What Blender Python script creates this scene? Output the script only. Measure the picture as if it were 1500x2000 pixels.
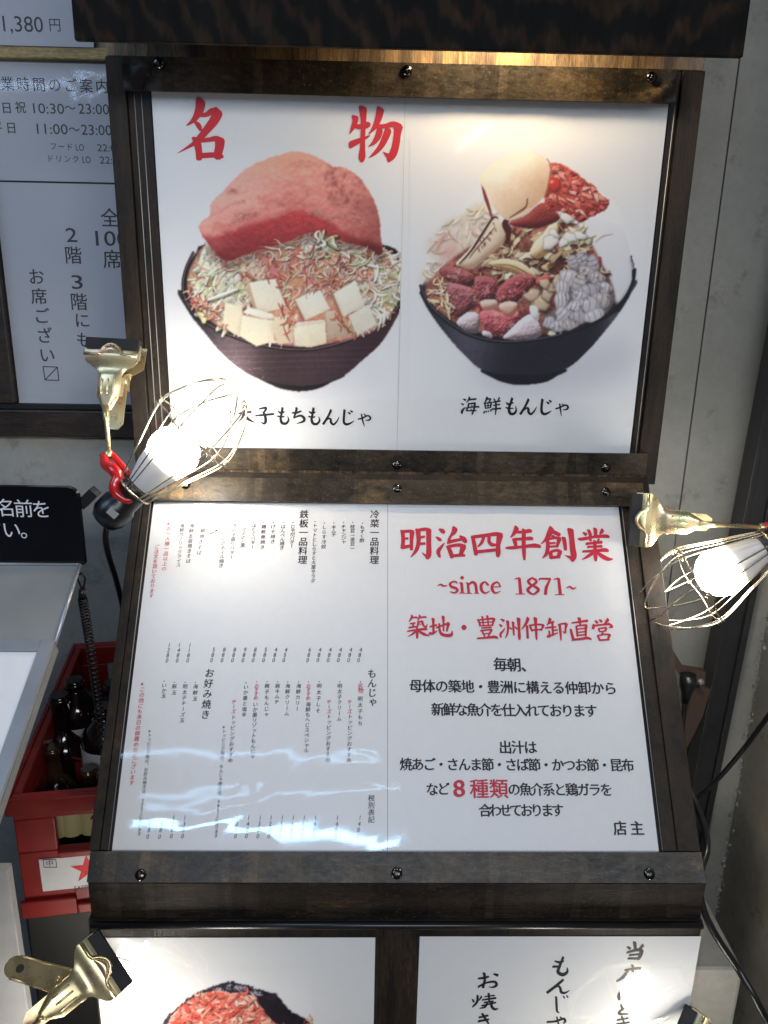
import bpy, bmesh, math, random
import numpy as np
from mathutils import Vector, Matrix
random.seed(7)
for o in list(bpy.data.objects):
    bpy.data.objects.remove(o)
SC = bpy.context.scene
COL = SC.collection

# ---------------------------------------------------------------- camera
ZO = 1.15                                   # height of the bottom of the upper posters above the ground
CAM = np.array([-.0493, -1.0226, .2301 + ZO])
PITCH, YAW, ROLL, FPX = .3005, .0246, .0191, 1566.0
_fw = np.array([math.sin(YAW)*math.cos(PITCH), math.cos(YAW)*math.cos(PITCH), -math.sin(PITCH)])
_r = np.array([math.cos(YAW), -math.sin(YAW), 0.0])
_u = np.cross(_r, _fw)
_r2 = _r*math.cos(ROLL) + _u*math.sin(ROLL)
_u2 = -_r*math.sin(ROLL) + _u*math.cos(ROLL)
cd = bpy.data.cameras.new('camera')
cam = bpy.data.objects.new('camera', cd)
COL.objects.link(cam)
cam.matrix_world = Matrix(((_r2[0], _u2[0], -_fw[0], CAM[0]), (_r2[1], _u2[1], -_fw[1], CAM[1]),
                           (_r2[2], _u2[2], -_fw[2], CAM[2]), (0, 0, 0, 1)))
cd.sensor_fit = 'HORIZONTAL'
cd.sensor_width = 36
cd.lens = FPX/1500*36
cd.clip_start = .02
cd.clip_end = 200
SC.camera = cam
SC.render.resolution_x, SC.render.resolution_y = 768, 1024
SC.cycles.use_denoising = True
SC.cycles.max_bounces = 6
SC.cycles.transparent_max_bounces = 16
SC.cycles.sample_clamp_indirect = 6

# ---------------------------------------------------------------- light
SC.view_settings.view_transform = 'Standard'
SC.view_settings.look = 'None'
SC.view_settings.exposure = .3
SC.view_settings.gamma = 1
SC.view_settings.use_curve_mapping = False
W = bpy.data.worlds.new('World')
SC.world = W
W.use_nodes = True
W.node_tree.nodes['Background'].inputs[0].default_value = (.055, .075, .125, 1)
W.node_tree.nodes['Background'].inputs[1].default_value = .5

def area(name, loc, target, sx, sy, power, color, along=None):
    l = bpy.data.lights.new(name, 'AREA')
    l.shape = 'RECTANGLE'
    l.size, l.size_y = sx, sy
    l.energy = power
    l.color = color
    o = bpy.data.objects.new(name, l)
    COL.objects.link(o)
    z = (Vector(loc) - Vector(target)).normalized()
    x = Vector(along or (1, 0, 0))
    x = (x - z*x.dot(z)).normalized()
    y = z.cross(x)
    o.matrix_world = Matrix(((x[0], y[0], z[0], loc[0]), (x[1], y[1], z[1], loc[1]), (x[2], y[2], z[2], loc[2]), (0, 0, 0, 1)))
    return o
COOL = (.50, .70, 1.0)
# fluorescent tube hanging over the pavement behind the photographer (seen in the menu cover)
area('tube_light_near', (-.355, -1.73, .845+ZO), (-.1, -.2, -.3+ZO), .88, .030, 2.0, (.34, .64, 1.0), (.86, -.07, 0))
area('squiggle_helper_thin', (-.40, -1.46, .90+ZO), (-.1, -.2, -.3+ZO), .80, .008, .19, (.36, .66, 1.0), (.86, -.03, 0))  # added strip, like the next two, to draw wavy lines in the cover
area('squiggle_helper_short', (-.16, -1.585, .875+ZO), (-.1, -.2, -.3+ZO), .40, .008, .10, (.36, .66, 1.0), (.86, -.03, 0))
area('squiggle_helper_left', (-.58, -1.60, .875+ZO), (-.1, -.2, -.3+ZO), .34, .008, .08, (.36, .66, 1.0), (.86, .05, 0))
# tubes of the arcade across the way
area('tube_light_far', (-2.2, -4.6, 1.31+ZO), (-.3, 0, .2+ZO), 1.1, .012, .5, COOL)
area('tube_light_side', (.43, -3.0, .80+ZO), (.1, 0, .3+ZO), .20, .015, .06, (.75, .86, 1.0), (1, .2, .75))
# unseen fills added: cool one high at left, near-neutral one in front
area('cool_fill_left', (-2.0, -1.2, 1.7+ZO), (-.5, -.3, -.4+ZO), 1.6, 1.0, 18, (.52, .70, 1.0))
area('front_fill', (.5, -3.3, 1.45+ZO), (.1, 0, 0+ZO), 3.0, .45, 46, (.95, .965, 1.0))
# warm lamp under the overhanging board
def warm(loc, power):
    l = bpy.data.lights.new('warm_lamp', 'SPOT')
    l.energy = power
    l.color = (1.0, .76, .47)
    l.shadow_soft_size = .03
    l.spot_size = math.radians(160)
    l.spot_blend = .6
    o = bpy.data.objects.new('warm_lamp', l)
    COL.objects.link(o)
    o.location = loc
    return o

# ---------------------------------------------------------------- photo pixel -> point on a real plane
def ray(px, py):
    return _fw + _r2*(px-750)/FPX - _u2*(py-1000)/FPX
def PY(px, py, y):
    d = ray(px, py)
    return CAM + d*(y-CAM[1])/d[1]
def PX(px, py, x):
    d = ray(px, py)
    return CAM + d*(x-CAM[0])/d[0]
def PZ(px, py, z):
    d = ray(px, py)
    return CAM + d*(z-CAM[2])/d[2]
class Plane:
    def __init__(s, o, U, V):
        s.o, s.U, s.V = np.array(o, float), np.array(U, float), np.array(V, float)
        s.N = np.cross(s.U, s.V)
    def hit(s, px, py, off=0.0):
        d = ray(px, py)
        t = ((s.o + s.N*off - CAM) @ s.N)/(d @ s.N)
        return CAM + d*t
    def at(s, u, v, off=0.0):
        return s.o + s.U*u + s.V*v + s.N*off
    def uv(s, p):
        q = np.array(p) - s.o
        return q @ s.U, q @ s.V
SL = math.radians(39.427)
UP = Plane((0, 0, ZO), (1, 0, 0), (0, 0, 1))                                         # upper posters
SLANT = Plane((-.0079, -.0417, -.0667+ZO), (1, 0, 0), (0, math.sin(SL), math.cos(SL)))  # menu desk
LOW = Plane((0, -.318, ZO), (1, 0, 0), (0, 0, 1))                                    # lowest board
YW = .18
WALL = Plane((0, YW, ZO), (1, 0, 0), (0, 0, 1))

# ---------------------------------------------------------------- mesh helpers
class MB:
    def __init__(s):
        s.v, s.f, s.sm = [], [], []
    def add(s, vs, fs, smooth=False):
        b = len(s.v)
        s.v.extend([tuple(map(float, p)) for p in vs])
        s.f.extend([tuple(b+i for i in f) for f in fs])
        s.sm.extend([smooth]*len(fs))
    def box(s, lo, hi):
        x0, y0, z0 = lo
        x1, y1, z1 = hi
        s.add([(x0, y0, z0), (x1, y0, z0), (x1, y1, z0), (x0, y1, z0), (x0, y0, z1), (x1, y0, z1), (x1, y1, z1), (x0, y1, z1)],
              [(3, 2, 1, 0), (4, 5, 6, 7), (0, 1, 5, 4), (1, 2, 6, 5), (2, 3, 7, 6), (3, 0, 4, 7)])
    def pbox(s, pl, u0, u1, v0, v1, n0, n1):
        P = [pl.at(u, v, n) for n in (n0, n1) for (u, v) in ((u0, v0), (u1, v0), (u1, v1), (u0, v1))]
        s.add(P, [(3, 2, 1, 0), (4, 5, 6, 7), (0, 1, 5, 4), (1, 2, 6, 5), (2, 3, 7, 6), (3, 0, 4, 7)])
    def prism(s, pts, vec, smooth=False):
        n = len(pts)
        a = [np.array(p, float) for p in pts]
        b = [p + np.array(vec, float) for p in a]
        s.add(a+b, [tuple(range(n))[::-1], tuple(range(n, 2*n))])
        s.add(a+b, [(i, (i+1) % n, n+(i+1) % n, n+i) for i in range(n)], smooth)
    def tube(s, pts, r, seg=8, closed=False, cap=True):
        P = [np.array(p, float) for p in pts]
        n = len(P)
        R = r if hasattr(r, '__len__') else [r]*n
        T = []
        for i in range(n):
            a = P[(i-1) % n] if (closed or i > 0) else P[i]
            b = P[(i+1) % n] if (closed or i < n-1) else P[i]
            t = b-a
            T.append(t/(np.linalg.norm(t)+1e-12))
        h = np.array([0, 0, 1.0]) if abs(T[0][2]) < .9 else np.array([1.0, 0, 0])
        nrm = np.cross(T[0], h)
        nrm /= np.linalg.norm(nrm)
        vs = []
        for i in range(n):
            nrm = nrm - T[i]*(nrm @ T[i])
            nrm /= np.linalg.norm(nrm)+1e-12
            bi = np.cross(T[i], nrm)
            for k in range(seg):
                a = 2*math.pi*k/seg
                vs.append(P[i] + R[i]*(math.cos(a)*nrm + math.sin(a)*bi))
        fs = []
        m = n if closed else n-1
        for i in range(m):
            j = (i+1) % n
            for k in range(seg):
                k2 = (k+1) % seg
                fs.append((i*seg+k, i*seg+k2, j*seg+k2, j*seg+k))
        if cap and not closed:
            s.add(vs, fs + [tuple(range(seg))[::-1], tuple(range((n-1)*seg, n*seg))], True)
        else:
            s.add(vs, fs, True)
    def lathe(s, base, axis, prof, seg=32, smooth=True):
        """prof: list of (distance along the axis, radius)"""
        b = np.array(base, float)
        a = np.array(axis, float)
        a /= np.linalg.norm(a)
        h = np.array([0, 0, 1.0]) if abs(a[2]) < .9 else np.array([1.0, 0, 0])
        e1 = np.cross(a, h)
        e1 /= np.linalg.norm(e1)
        e2 = np.cross(a, e1)
        vs = []
        for (t, r) in prof:
            for k in range(seg):
                g = 2*math.pi*k/seg
                vs.append(b + a*t + max(r, 1e-5)*(math.cos(g)*e1 + math.sin(g)*e2))
        fs = []
        for i in range(len(prof)-1):
            for k in range(seg):
                k2 = (k+1) % seg
                fs.append((i*seg+k, i*seg+k2, (i+1)*seg+k2, (i+1)*seg+k))
        s.add(vs, fs, smooth)
        s.add([vs[k] for k in range(seg)], [tuple(range(seg))[::-1]])
        s.add([vs[(len(prof)-1)*seg+k] for k in range(seg)], [tuple(range(seg))])

def build(name, mb, mat, parent=None, bev=0.0, seg=2):
    me = bpy.data.meshes.new(name)
    off = np.zeros(3)
    if parent is not None:
        p = parent
        while p is not None:
            off = off + np.array(p.location)
            p = p.parent
    me.from_pydata([tuple(np.array(v)-off) for v in mb.v], [], mb.f)
    me.polygons.foreach_set('use_smooth', mb.sm)
    me.materials.append(mat)
    bm = bmesh.new()
    bm.from_mesh(me)
    bmesh.ops.recalc_face_normals(bm, faces=bm.faces)
    bm.to_mesh(me)
    bm.free()
    o = bpy.data.objects.new(name, me)
    COL.objects.link(o)
    if parent is not None:
        o.parent = parent
    if bev:
        m = o.modifiers.new('bevel', 'BEVEL')
        m.width = bev
        m.segments = seg
        m.limit_method = 'ANGLE'
        m.angle_limit = .6
    return o
def tag(o, label, cat, group=None, kind=None):
    o['label'] = label
    o['category'] = cat
    if group:
        o['group'] = group
    if kind:
        o['kind'] = kind
    return o
def thing(name, loc, label, cat, group=None):
    o = bpy.data.objects.new(name, None)
    o.empty_display_size = .05
    COL.objects.link(o)
    o.location = tuple(map(float, loc))
    return tag(o, label, cat, group)
def smooth_path(pts, k=6, closed=False):
    P = [np.array(p, float) for p in pts]
    n = len(P)
    out = []
    rng = n if closed else n-1
    for i in range(rng):
        p0 = P[(i-1) % n] if (closed or i > 0) else P[i]
        p1, p2 = P[i], P[(i+1) % n]
        p3 = P[(i+2) % n] if (closed or i < n-2) else P[i+1]
        for j in range(k):
            t = j/k
            out.append(.5*((2*p1) + (-p0+p2)*t + (2*p0-5*p1+4*p2-p3)*t*t + (-p0+3*p1-3*p2+p3)*t**3))
    if not closed:
        out.append(P[-1])
    return out

# ---------------------------------------------------------------- materials
def mat(name):
    m = bpy.data.materials.new(name)
    m.use_nodes = True
    nt = m.node_tree
    return m, nt, nt.nodes['Principled BSDF']
def noise(nt, scale, detail=6, rough=.6, sc=(1, 1, 1), dist=0.0, rot=(0, 0, 0)):
    tc = nt.nodes.new('ShaderNodeTexCoord')
    mp = nt.nodes.new('ShaderNodeMapping')
    mp.inputs['Scale'].default_value = sc
    mp.inputs['Rotation'].default_value = rot
    nz = nt.nodes.new('ShaderNodeTexNoise')
    nz.inputs['Scale'].default_value = scale
    nz.inputs['Detail'].default_value = detail
    nz.inputs['Roughness'].default_value = rough
    nz.inputs['Distortion'].default_value = dist
    nt.links.new(tc.outputs['Object'], mp.inputs['Vector'])
    nt.links.new(mp.outputs[0], nz.inputs['Vector'])
    return nz.outputs['Fac']
def ramp(nt, fac, stops):
    r = nt.nodes.new('ShaderNodeValToRGB')
    e = r.color_ramp.elements
    while len(e) < len(stops):
        e.new(.5)
    for k, (p, c) in enumerate(stops):
        e[k].position = p
        e[k].color = (*c, 1) if hasattr(c, '__len__') else (c, c, c, 1)
    nt.links.new(fac, r.inputs[0])
    return r.outputs[0]
def mixc(nt, fac, a, b, mode='MIX'):
    m = nt.nodes.new('ShaderNodeMix')
    m.data_type = 'RGBA'
    m.blend_type = mode
    for s, v in ((m.inputs[0], fac), (m.inputs[6], a), (m.inputs[7], b)):
        if isinstance(v, bpy.types.NodeSocket):
            nt.links.new(v, s)
        elif hasattr(v, '__len__'):
            s.default_value = (*v, 1)
        else:
            s.default_value = v
    return m.outputs[2]
def bump(nt, p, h, strength=.3, dist=.002):
    b = nt.nodes.new('ShaderNodeBump')
    b.inputs['Strength'].default_value = strength
    b.inputs['Distance'].default_value = dist
    nt.links.new(h, b.inputs['Height'])
    nt.links.new(b.outputs[0], p.inputs['Normal'])
    return b
def plain(name, col, rough=.5, metal=0.0, var=.12, scale=30, bmp=0.0, coat=0.0, spec=.5):
    m, nt, p = mat(name)
    n = noise(nt, scale)
    c = ramp(nt, n, [(.25, tuple(x*(1-var) for x in col)), (.75, tuple(min(1, x*(1+var)) for x in col))])
    nt.links.new(c, p.inputs['Base Color'])
    rr = ramp(nt, n, [(.2, max(.02, rough*.8)), (.8, min(1, rough*1.2))])
    nt.links.new(rr, p.inputs['Roughness'])
    p.inputs['Metallic'].default_value = metal
    p.inputs['Specular IOR Level'].default_value = spec
    if coat:
        p.inputs['Coat Weight'].default_value = coat
        p.inputs['Coat Roughness'].default_value = .05
    if bmp:
        bump(nt, p, noise(nt, scale*4, 8), bmp, .001)
    return m
def burnt(name, dark, mid, tan, sc, scale=9, tanpos=(.60, .74), rough=.42, blocks=False, spec=.45):
    """charred and waxed timber: black-brown ground, worn tan patches, fine streaks along the grain"""
    m, nt, p = mat(name)
    n1 = noise(nt, scale, 8, .65, sc)
    n2 = noise(nt, scale*6, 6, .7, tuple(1+(s-1)*2.2 for s in sc))
    n3 = noise(nt, scale*.45, 3, .5)
    c = ramp(nt, n1, [(.38, dark), (.56, mid)])
    f = ramp(nt, n1, [(tanpos[0], 0), (tanpos[1], 1)])
    g = ramp(nt, n3, [(.46, 0), (.62, 1)])
    mul = nt.nodes.new('ShaderNodeMath'); mul.operation = 'MULTIPLY'
    nt.links.new(f, mul.inputs[0]); nt.links.new(g, mul.inputs[1])
    c = mixc(nt, mul.outputs[0], c, tan)
    s = ramp(nt, n2, [(.30, .5), (.62, 1.3)])
    c = mixc(nt, .8, c, s, 'MULTIPLY')
    n4 = noise(nt, scale*22, 5, .75, tuple(1+(q-1)*.5 for q in sc))
    c = mixc(nt, .7, c, ramp(nt, n4, [(.34, .45), (.60, 1.35)]), 'MULTIPLY')
    if blocks:                                              # veneer pieces of different tone side by side
        nb_ = noise(nt, 11, 0, .5, (1, .02, .02))
        rb = ramp(nt, nb_, [(.0, .55), (.36, .95), (.44, .62), (.52, 1.35), (.57, .8), (.64, 1.25)])
        rb.node.color_ramp.interpolation = 'CONSTANT'
        c = mixc(nt, .85, c, rb, 'MULTIPLY')
        n5 = noise(nt, 260, 4, .8)
        c = mixc(nt, ramp(nt, n5, [(.58, 0), (.68, .55)]), c, tan)
    nt.links.new(c, p.inputs['Base Color'])
    nt.links.new(ramp(nt, n2, [(.3, rough*.75), (.7, rough*1.35)]), p.inputs['Roughness'])
    p.inputs['Specular IOR Level'].default_value = spec
    bump(nt, p, n2, .35, .0012)
    return m
M = {}
M['board'] = burnt('burnt_board', (.008, .0065, .005), (.024, .016, .010), (.09, .05, .024), (6, 6, 1), 7, rough=.55, spec=.25)
M['board_h'] = burnt('burnt_apron', (.009, .0075, .006), (.028, .019, .012), (.10, .058, .028), (1, 6, 6), 7, rough=.62, blocks=True, spec=.2)
M['ledge'] = burnt('burnt_ledge', (.08, .055, .033), (.20, .14, .08), (.42, .24, .09), (9, 9, .7), 6, (.50, .56), .4)
M['strip'] = burnt('patina_strip', (.014, .012, .009), (.040, .030, .019), (.15, .095, .044), (1, 1.5, 1.5), 14, (.50, .62), .40, True, .35)
M['edgewood'] = burnt('worn_edge', (.03, .02, .012), (.10, .066, .035), (.22, .14, .07), (7, 7, 1), 12, (.5, .7), .5)
def canopy_mat():
    m, nt, p = mat('charred_canopy_wood')
    tc = nt.nodes.new('ShaderNodeTexCoord')
    mp = nt.nodes.new('ShaderNodeMapping')
    mp.inputs['Scale'].default_value = (1, 1, .42)
    mp.inputs['Location'].default_value = (-.17, 0, -.62)
    wv = nt.nodes.new('ShaderNodeTexWave')
    wv.wave_type = 'RINGS'
    wv.rings_direction = 'Y'
    wv.inputs['Scale'].default_value = 17
    wv.inputs['Distortion'].default_value = 6.5
    wv.inputs['Detail'].default_value = 4
    wv.inputs['Detail Scale'].default_value = 2.2
    nt.links.new(tc.outputs['Object'], mp.inputs[0])
    nt.links.new(mp.outputs[0], wv.inputs['Vector'])
    n = noise(nt, 11, 8, .7, (4, 4, .6))
    c = ramp(nt, wv.outputs['Fac'], [(.35, (.004, .0035, .003)), (.70, (.010, .007, .0045)), (.95, (.022, .012, .006))])
    c = mixc(nt, .85, c, ramp(nt, n, [(.34, .12), (.66, 1.5)]), 'MULTIPLY')
    nt.links.new(c, p.inputs['Base Color'])
    p.inputs['Roughness'].default_value = .7
    p.inputs['Specular IOR Level'].default_value = .12
    bump(nt, p, wv.outputs['Fac'], .25, .001)
    return m
M['canopy'] = canopy_mat()
def paper_mat(name, col=(.80, .80, .79)):
    m, nt, p = mat(name)
    n = noise(nt, 90, 4)
    nt.links.new(ramp(nt, n, [(.3, tuple(c*.97 for c in col)), (.7, col)]), p.inputs['Base Color'])
    p.inputs['Roughness'].default_value = .55
    p.inputs['Specular IOR Level'].default_value = .3
    return m
PAPER = (.80, .80, .79)
M['paper'] = paper_mat('white_poster_paper')
M['paper_shaded'] = paper_mat('shaded_notice_paper', (.40, .42, .46))  # white paper darkened and blued: the dim cool light is in its colour
M['ink'] = plain('black_ink', (.018, .014, .016), .5, var=.3, scale=200, spec=.3)
M['ink_brown'] = plain('dark_brown_ink', (.045, .024, .026), .5, var=.3, scale=200, spec=.3)
M['ink_soft'] = plain('faded_black_ink', (.05, .045, .05), .5, var=.3, scale=200, spec=.3)
M['red'] = plain('red_ink', (.62, .020, .028), .5, var=.1, scale=60, spec=.3)
M['pinkred'] = plain('crimson_ink', (.56, .028, .055), .5, var=.1, scale=60, spec=.3)
M['white_ink'] = plain('white_ink', (.75, .75, .75), .5, var=.03)
def print_mat():
    m, nt, p = mat('colour_print')
    a = nt.nodes.new('ShaderNodeVertexColor')
    a.layer_name = 'print'
    nt.links.new(a.outputs['Color'], p.inputs['Base Color'])
    p.inputs['Roughness'].default_value = .55
    p.inputs['Specular IOR Level'].default_value = .3
    return m
M['print'] = print_mat()
def clear(name, bscale, bstr, ior=1.49, rough=.012, warp=(1, 1, 1), tint=(1, 1, 1)):
    """thin clear plastic: what is not mirrored at the surface passes straight through"""
    m = bpy.data.materials.new(name)
    m.use_nodes = True
    nt = m.node_tree
    nt.nodes.remove(nt.nodes['Principled BSDF'])
    t = nt.nodes.new('ShaderNodeBsdfTransparent')
    t.inputs[0].default_value = (*tint, 1)
    g = nt.nodes.new('ShaderNodeBsdfGlossy')
    g.inputs['Roughness'].default_value = rough
    fr = nt.nodes.new('ShaderNodeFresnel')
    ge = nt.nodes.new('ShaderNodeNewGeometry')          # leaving the sheet mirrors no more than entering it
    mr = nt.nodes.new('ShaderNodeMapRange')
    mr.inputs['To Min'].default_value = ior
    mr.inputs['To Max'].default_value = 1/ior
    nt.links.new(ge.outputs['Backfacing'], mr.inputs['Value'])
    nt.links.new(mr.outputs[0], fr.inputs['IOR'])
    mx = nt.nodes.new('ShaderNodeMixShader')
    nt.links.new(fr.outputs[0], mx.inputs[0])
    nt.links.new(t.outputs[0], mx.inputs[1])
    nt.links.new(g.outputs[0], mx.inputs[2])
    nt.links.new(mx.outputs[0], nt.nodes['Material Output'].inputs[0])
    if bstr:
        h = noise(nt, bscale, 2.5, .45, warp, .6)
        b = nt.nodes.new('ShaderNodeBump')
        b.inputs['Strength'].default_value = 1
        b.inputs['Distance'].default_value = bstr
        nt.links.new(h, b.inputs['Height'])
        nt.links.new(b.outputs[0], g.inputs['Normal'])
    return m
M['acrylic'] = clear('clear_acrylic_sheet', 4, .0005, rough=.06)
M['sleeve'] = clear('wavy_clear_sleeve', 7, .0013, rough=.045, warp=(1, 1, 1.3))
M['laminate'] = clear('clear_laminate', 6, .0010, rough=.05)
M['laminate_wavy'] = clear('wavy_laminate', 12, .0007, rough=.05)
def gold():
    m, nt, p = mat('yellow_zinc_plated_steel')
    n = noise(nt, 22, 2, .4)
    c = ramp(nt, n, [(.30, (.58, .51, .29)), (.5, (.62, .52, .29)), (.62, (.61, .46, .30)), (.75, (.50, .52, .29))])
    nt.links.new(c, p.inputs['Base Color'])
    p.inputs['Metallic'].default_value = .82
    nt.links.new(ramp(nt, noise(nt, 60, 3), [(.3, .22), (.7, .38)]), p.inputs['Roughness'])
    return m
M['gold'] = gold()
M['wire'] = plain('brass_plated_wire', (.66, .58, .42), .26, 1.0, .12, 60)
M['rubber'] = plain('black_rubber', (.009, .009, .009), .75, var=.3, scale=40, bmp=.2)
M['blackplastic'] = plain('black_plastic', (.010, .010, .011), .32, var=.25, scale=25)
M['redvinyl'] = plain('red_vinyl_grip', (.50, .012, .012), .22, var=.12, scale=25, coat=.5)
M['whiteplastic'] = plain('white_bulb_housing', (.70, .69, .67), .35, var=.04, scale=20)
M['grey_print'] = plain('grey_print', (.30, .30, .30), .5, var=.2)
def glow(name, col, st):
    m, nt, p = mat(name)
    p.inputs['Base Color'].default_value = (.9, .9, .88, 1)
    p.inputs['Emission Color'].default_value = (*col, 1)
    p.inputs['Emission Strength'].default_value = st
    return m
M['bulb'] = glow('lit_bulb_dome', (1.0, .93, .82), 47)
M['screw'] = plain('black_chrome_screw', (.10, .095, .09), .2, 1.0, .2, 60)
M['darksteel'] = plain('dark_painted_steel', (.030, .030, .032), .42, .2, .25, 14, .15)
M['wall'] = None
def plaster(name, a, b, scale, stain=.5, bmp=.25):
    m, nt, p = mat(name)
    n1 = noise(nt, scale, 8, .6)
    n2 = noise(nt, scale*14, 6, .7)
    n3 = noise(nt, scale*5, 5, .75)
    c = ramp(nt, n1, [(.3, a), (.7, b)])
    c = mixc(nt, stain, c, ramp(nt, n3, [(.30, .45), (.42, 1.0)]), 'MULTIPLY')
    c = mixc(nt, .35, c, ramp(nt, n2, [(.3, .7), (.7, 1.2)]), 'MULTIPLY')
    nt.links.new(c, p.inputs['Base Color'])
    p.inputs['Roughness'].default_value = .75
    p.inputs['Specular IOR Level'].default_value = .25
    bump(nt, p, n2, bmp, .0015)
    return m
M['wall'] = plaster('painted_wall', (.27, .27, .245), (.37, .365, .33), 3, .6, .2)
M['concrete'] = plaster('rough_concrete', (.20, .185, .155), (.34, .32, .275), 5, .75, .9)
M['smooth_concrete'] = plaster('smooth_concrete', (.25, .245, .215), (.34, .33, .295), 4, .6, .4)
M['ground'] = plaster('dark_ground', (.06, .055, .05), (.11, .10, .09), 4, .6, .6)
M['noteframe'] = burnt('dark_frame_wood', (.010, .008, .007), (.032, .022, .016), (.05, .03, .02), (1, 1, 5), 8)
M['oldwood'] = burnt('yellowed_wood', (.14, .10, .04), (.26, .19, .075), (.32, .24, .10), (1, 5, 5), 6, (.5, .8), .55)
M['crate'] = plain('red_crate_plastic', (.20, .009, .007), .42, var=.3, scale=12, bmp=.06)
M['bottle'] = plain('dark_bottle_glass', (.010, .006, .004), .07, var=.2, scale=20, spec=.7)
M['bottle_clear'] = plain('brown_bottle_glass', (.045, .022, .010), .06, var=.3, scale=30, spec=.8)
M['label'] = plain('white_label', (.55, .55, .56), .5, var=.06)
M['yellowlabel'] = plain('yellow_label', (.60, .50, .24), .5, var=.08)
M['tray'] = plain('brushed_steel_tray', (.30, .30, .28), .42, .35, .10, 12, .05)
M['alu'] = plain('aluminium_frame', (.42, .43, .44), .4, .6, .10, 15)
M['signblack'] = plain('black_acrylic_plate', (.006, .006, .008), .16, var=.2, scale=15)
M['blackpaint'] = plain('black_painted_wood', (.004, .004, .004), .6, var=.3, scale=12, bmp=.2)
M['brownsteel'] = plain('brown_painted_bracket', (.07, .045, .032), .5, var=.2, scale=15)

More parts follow.
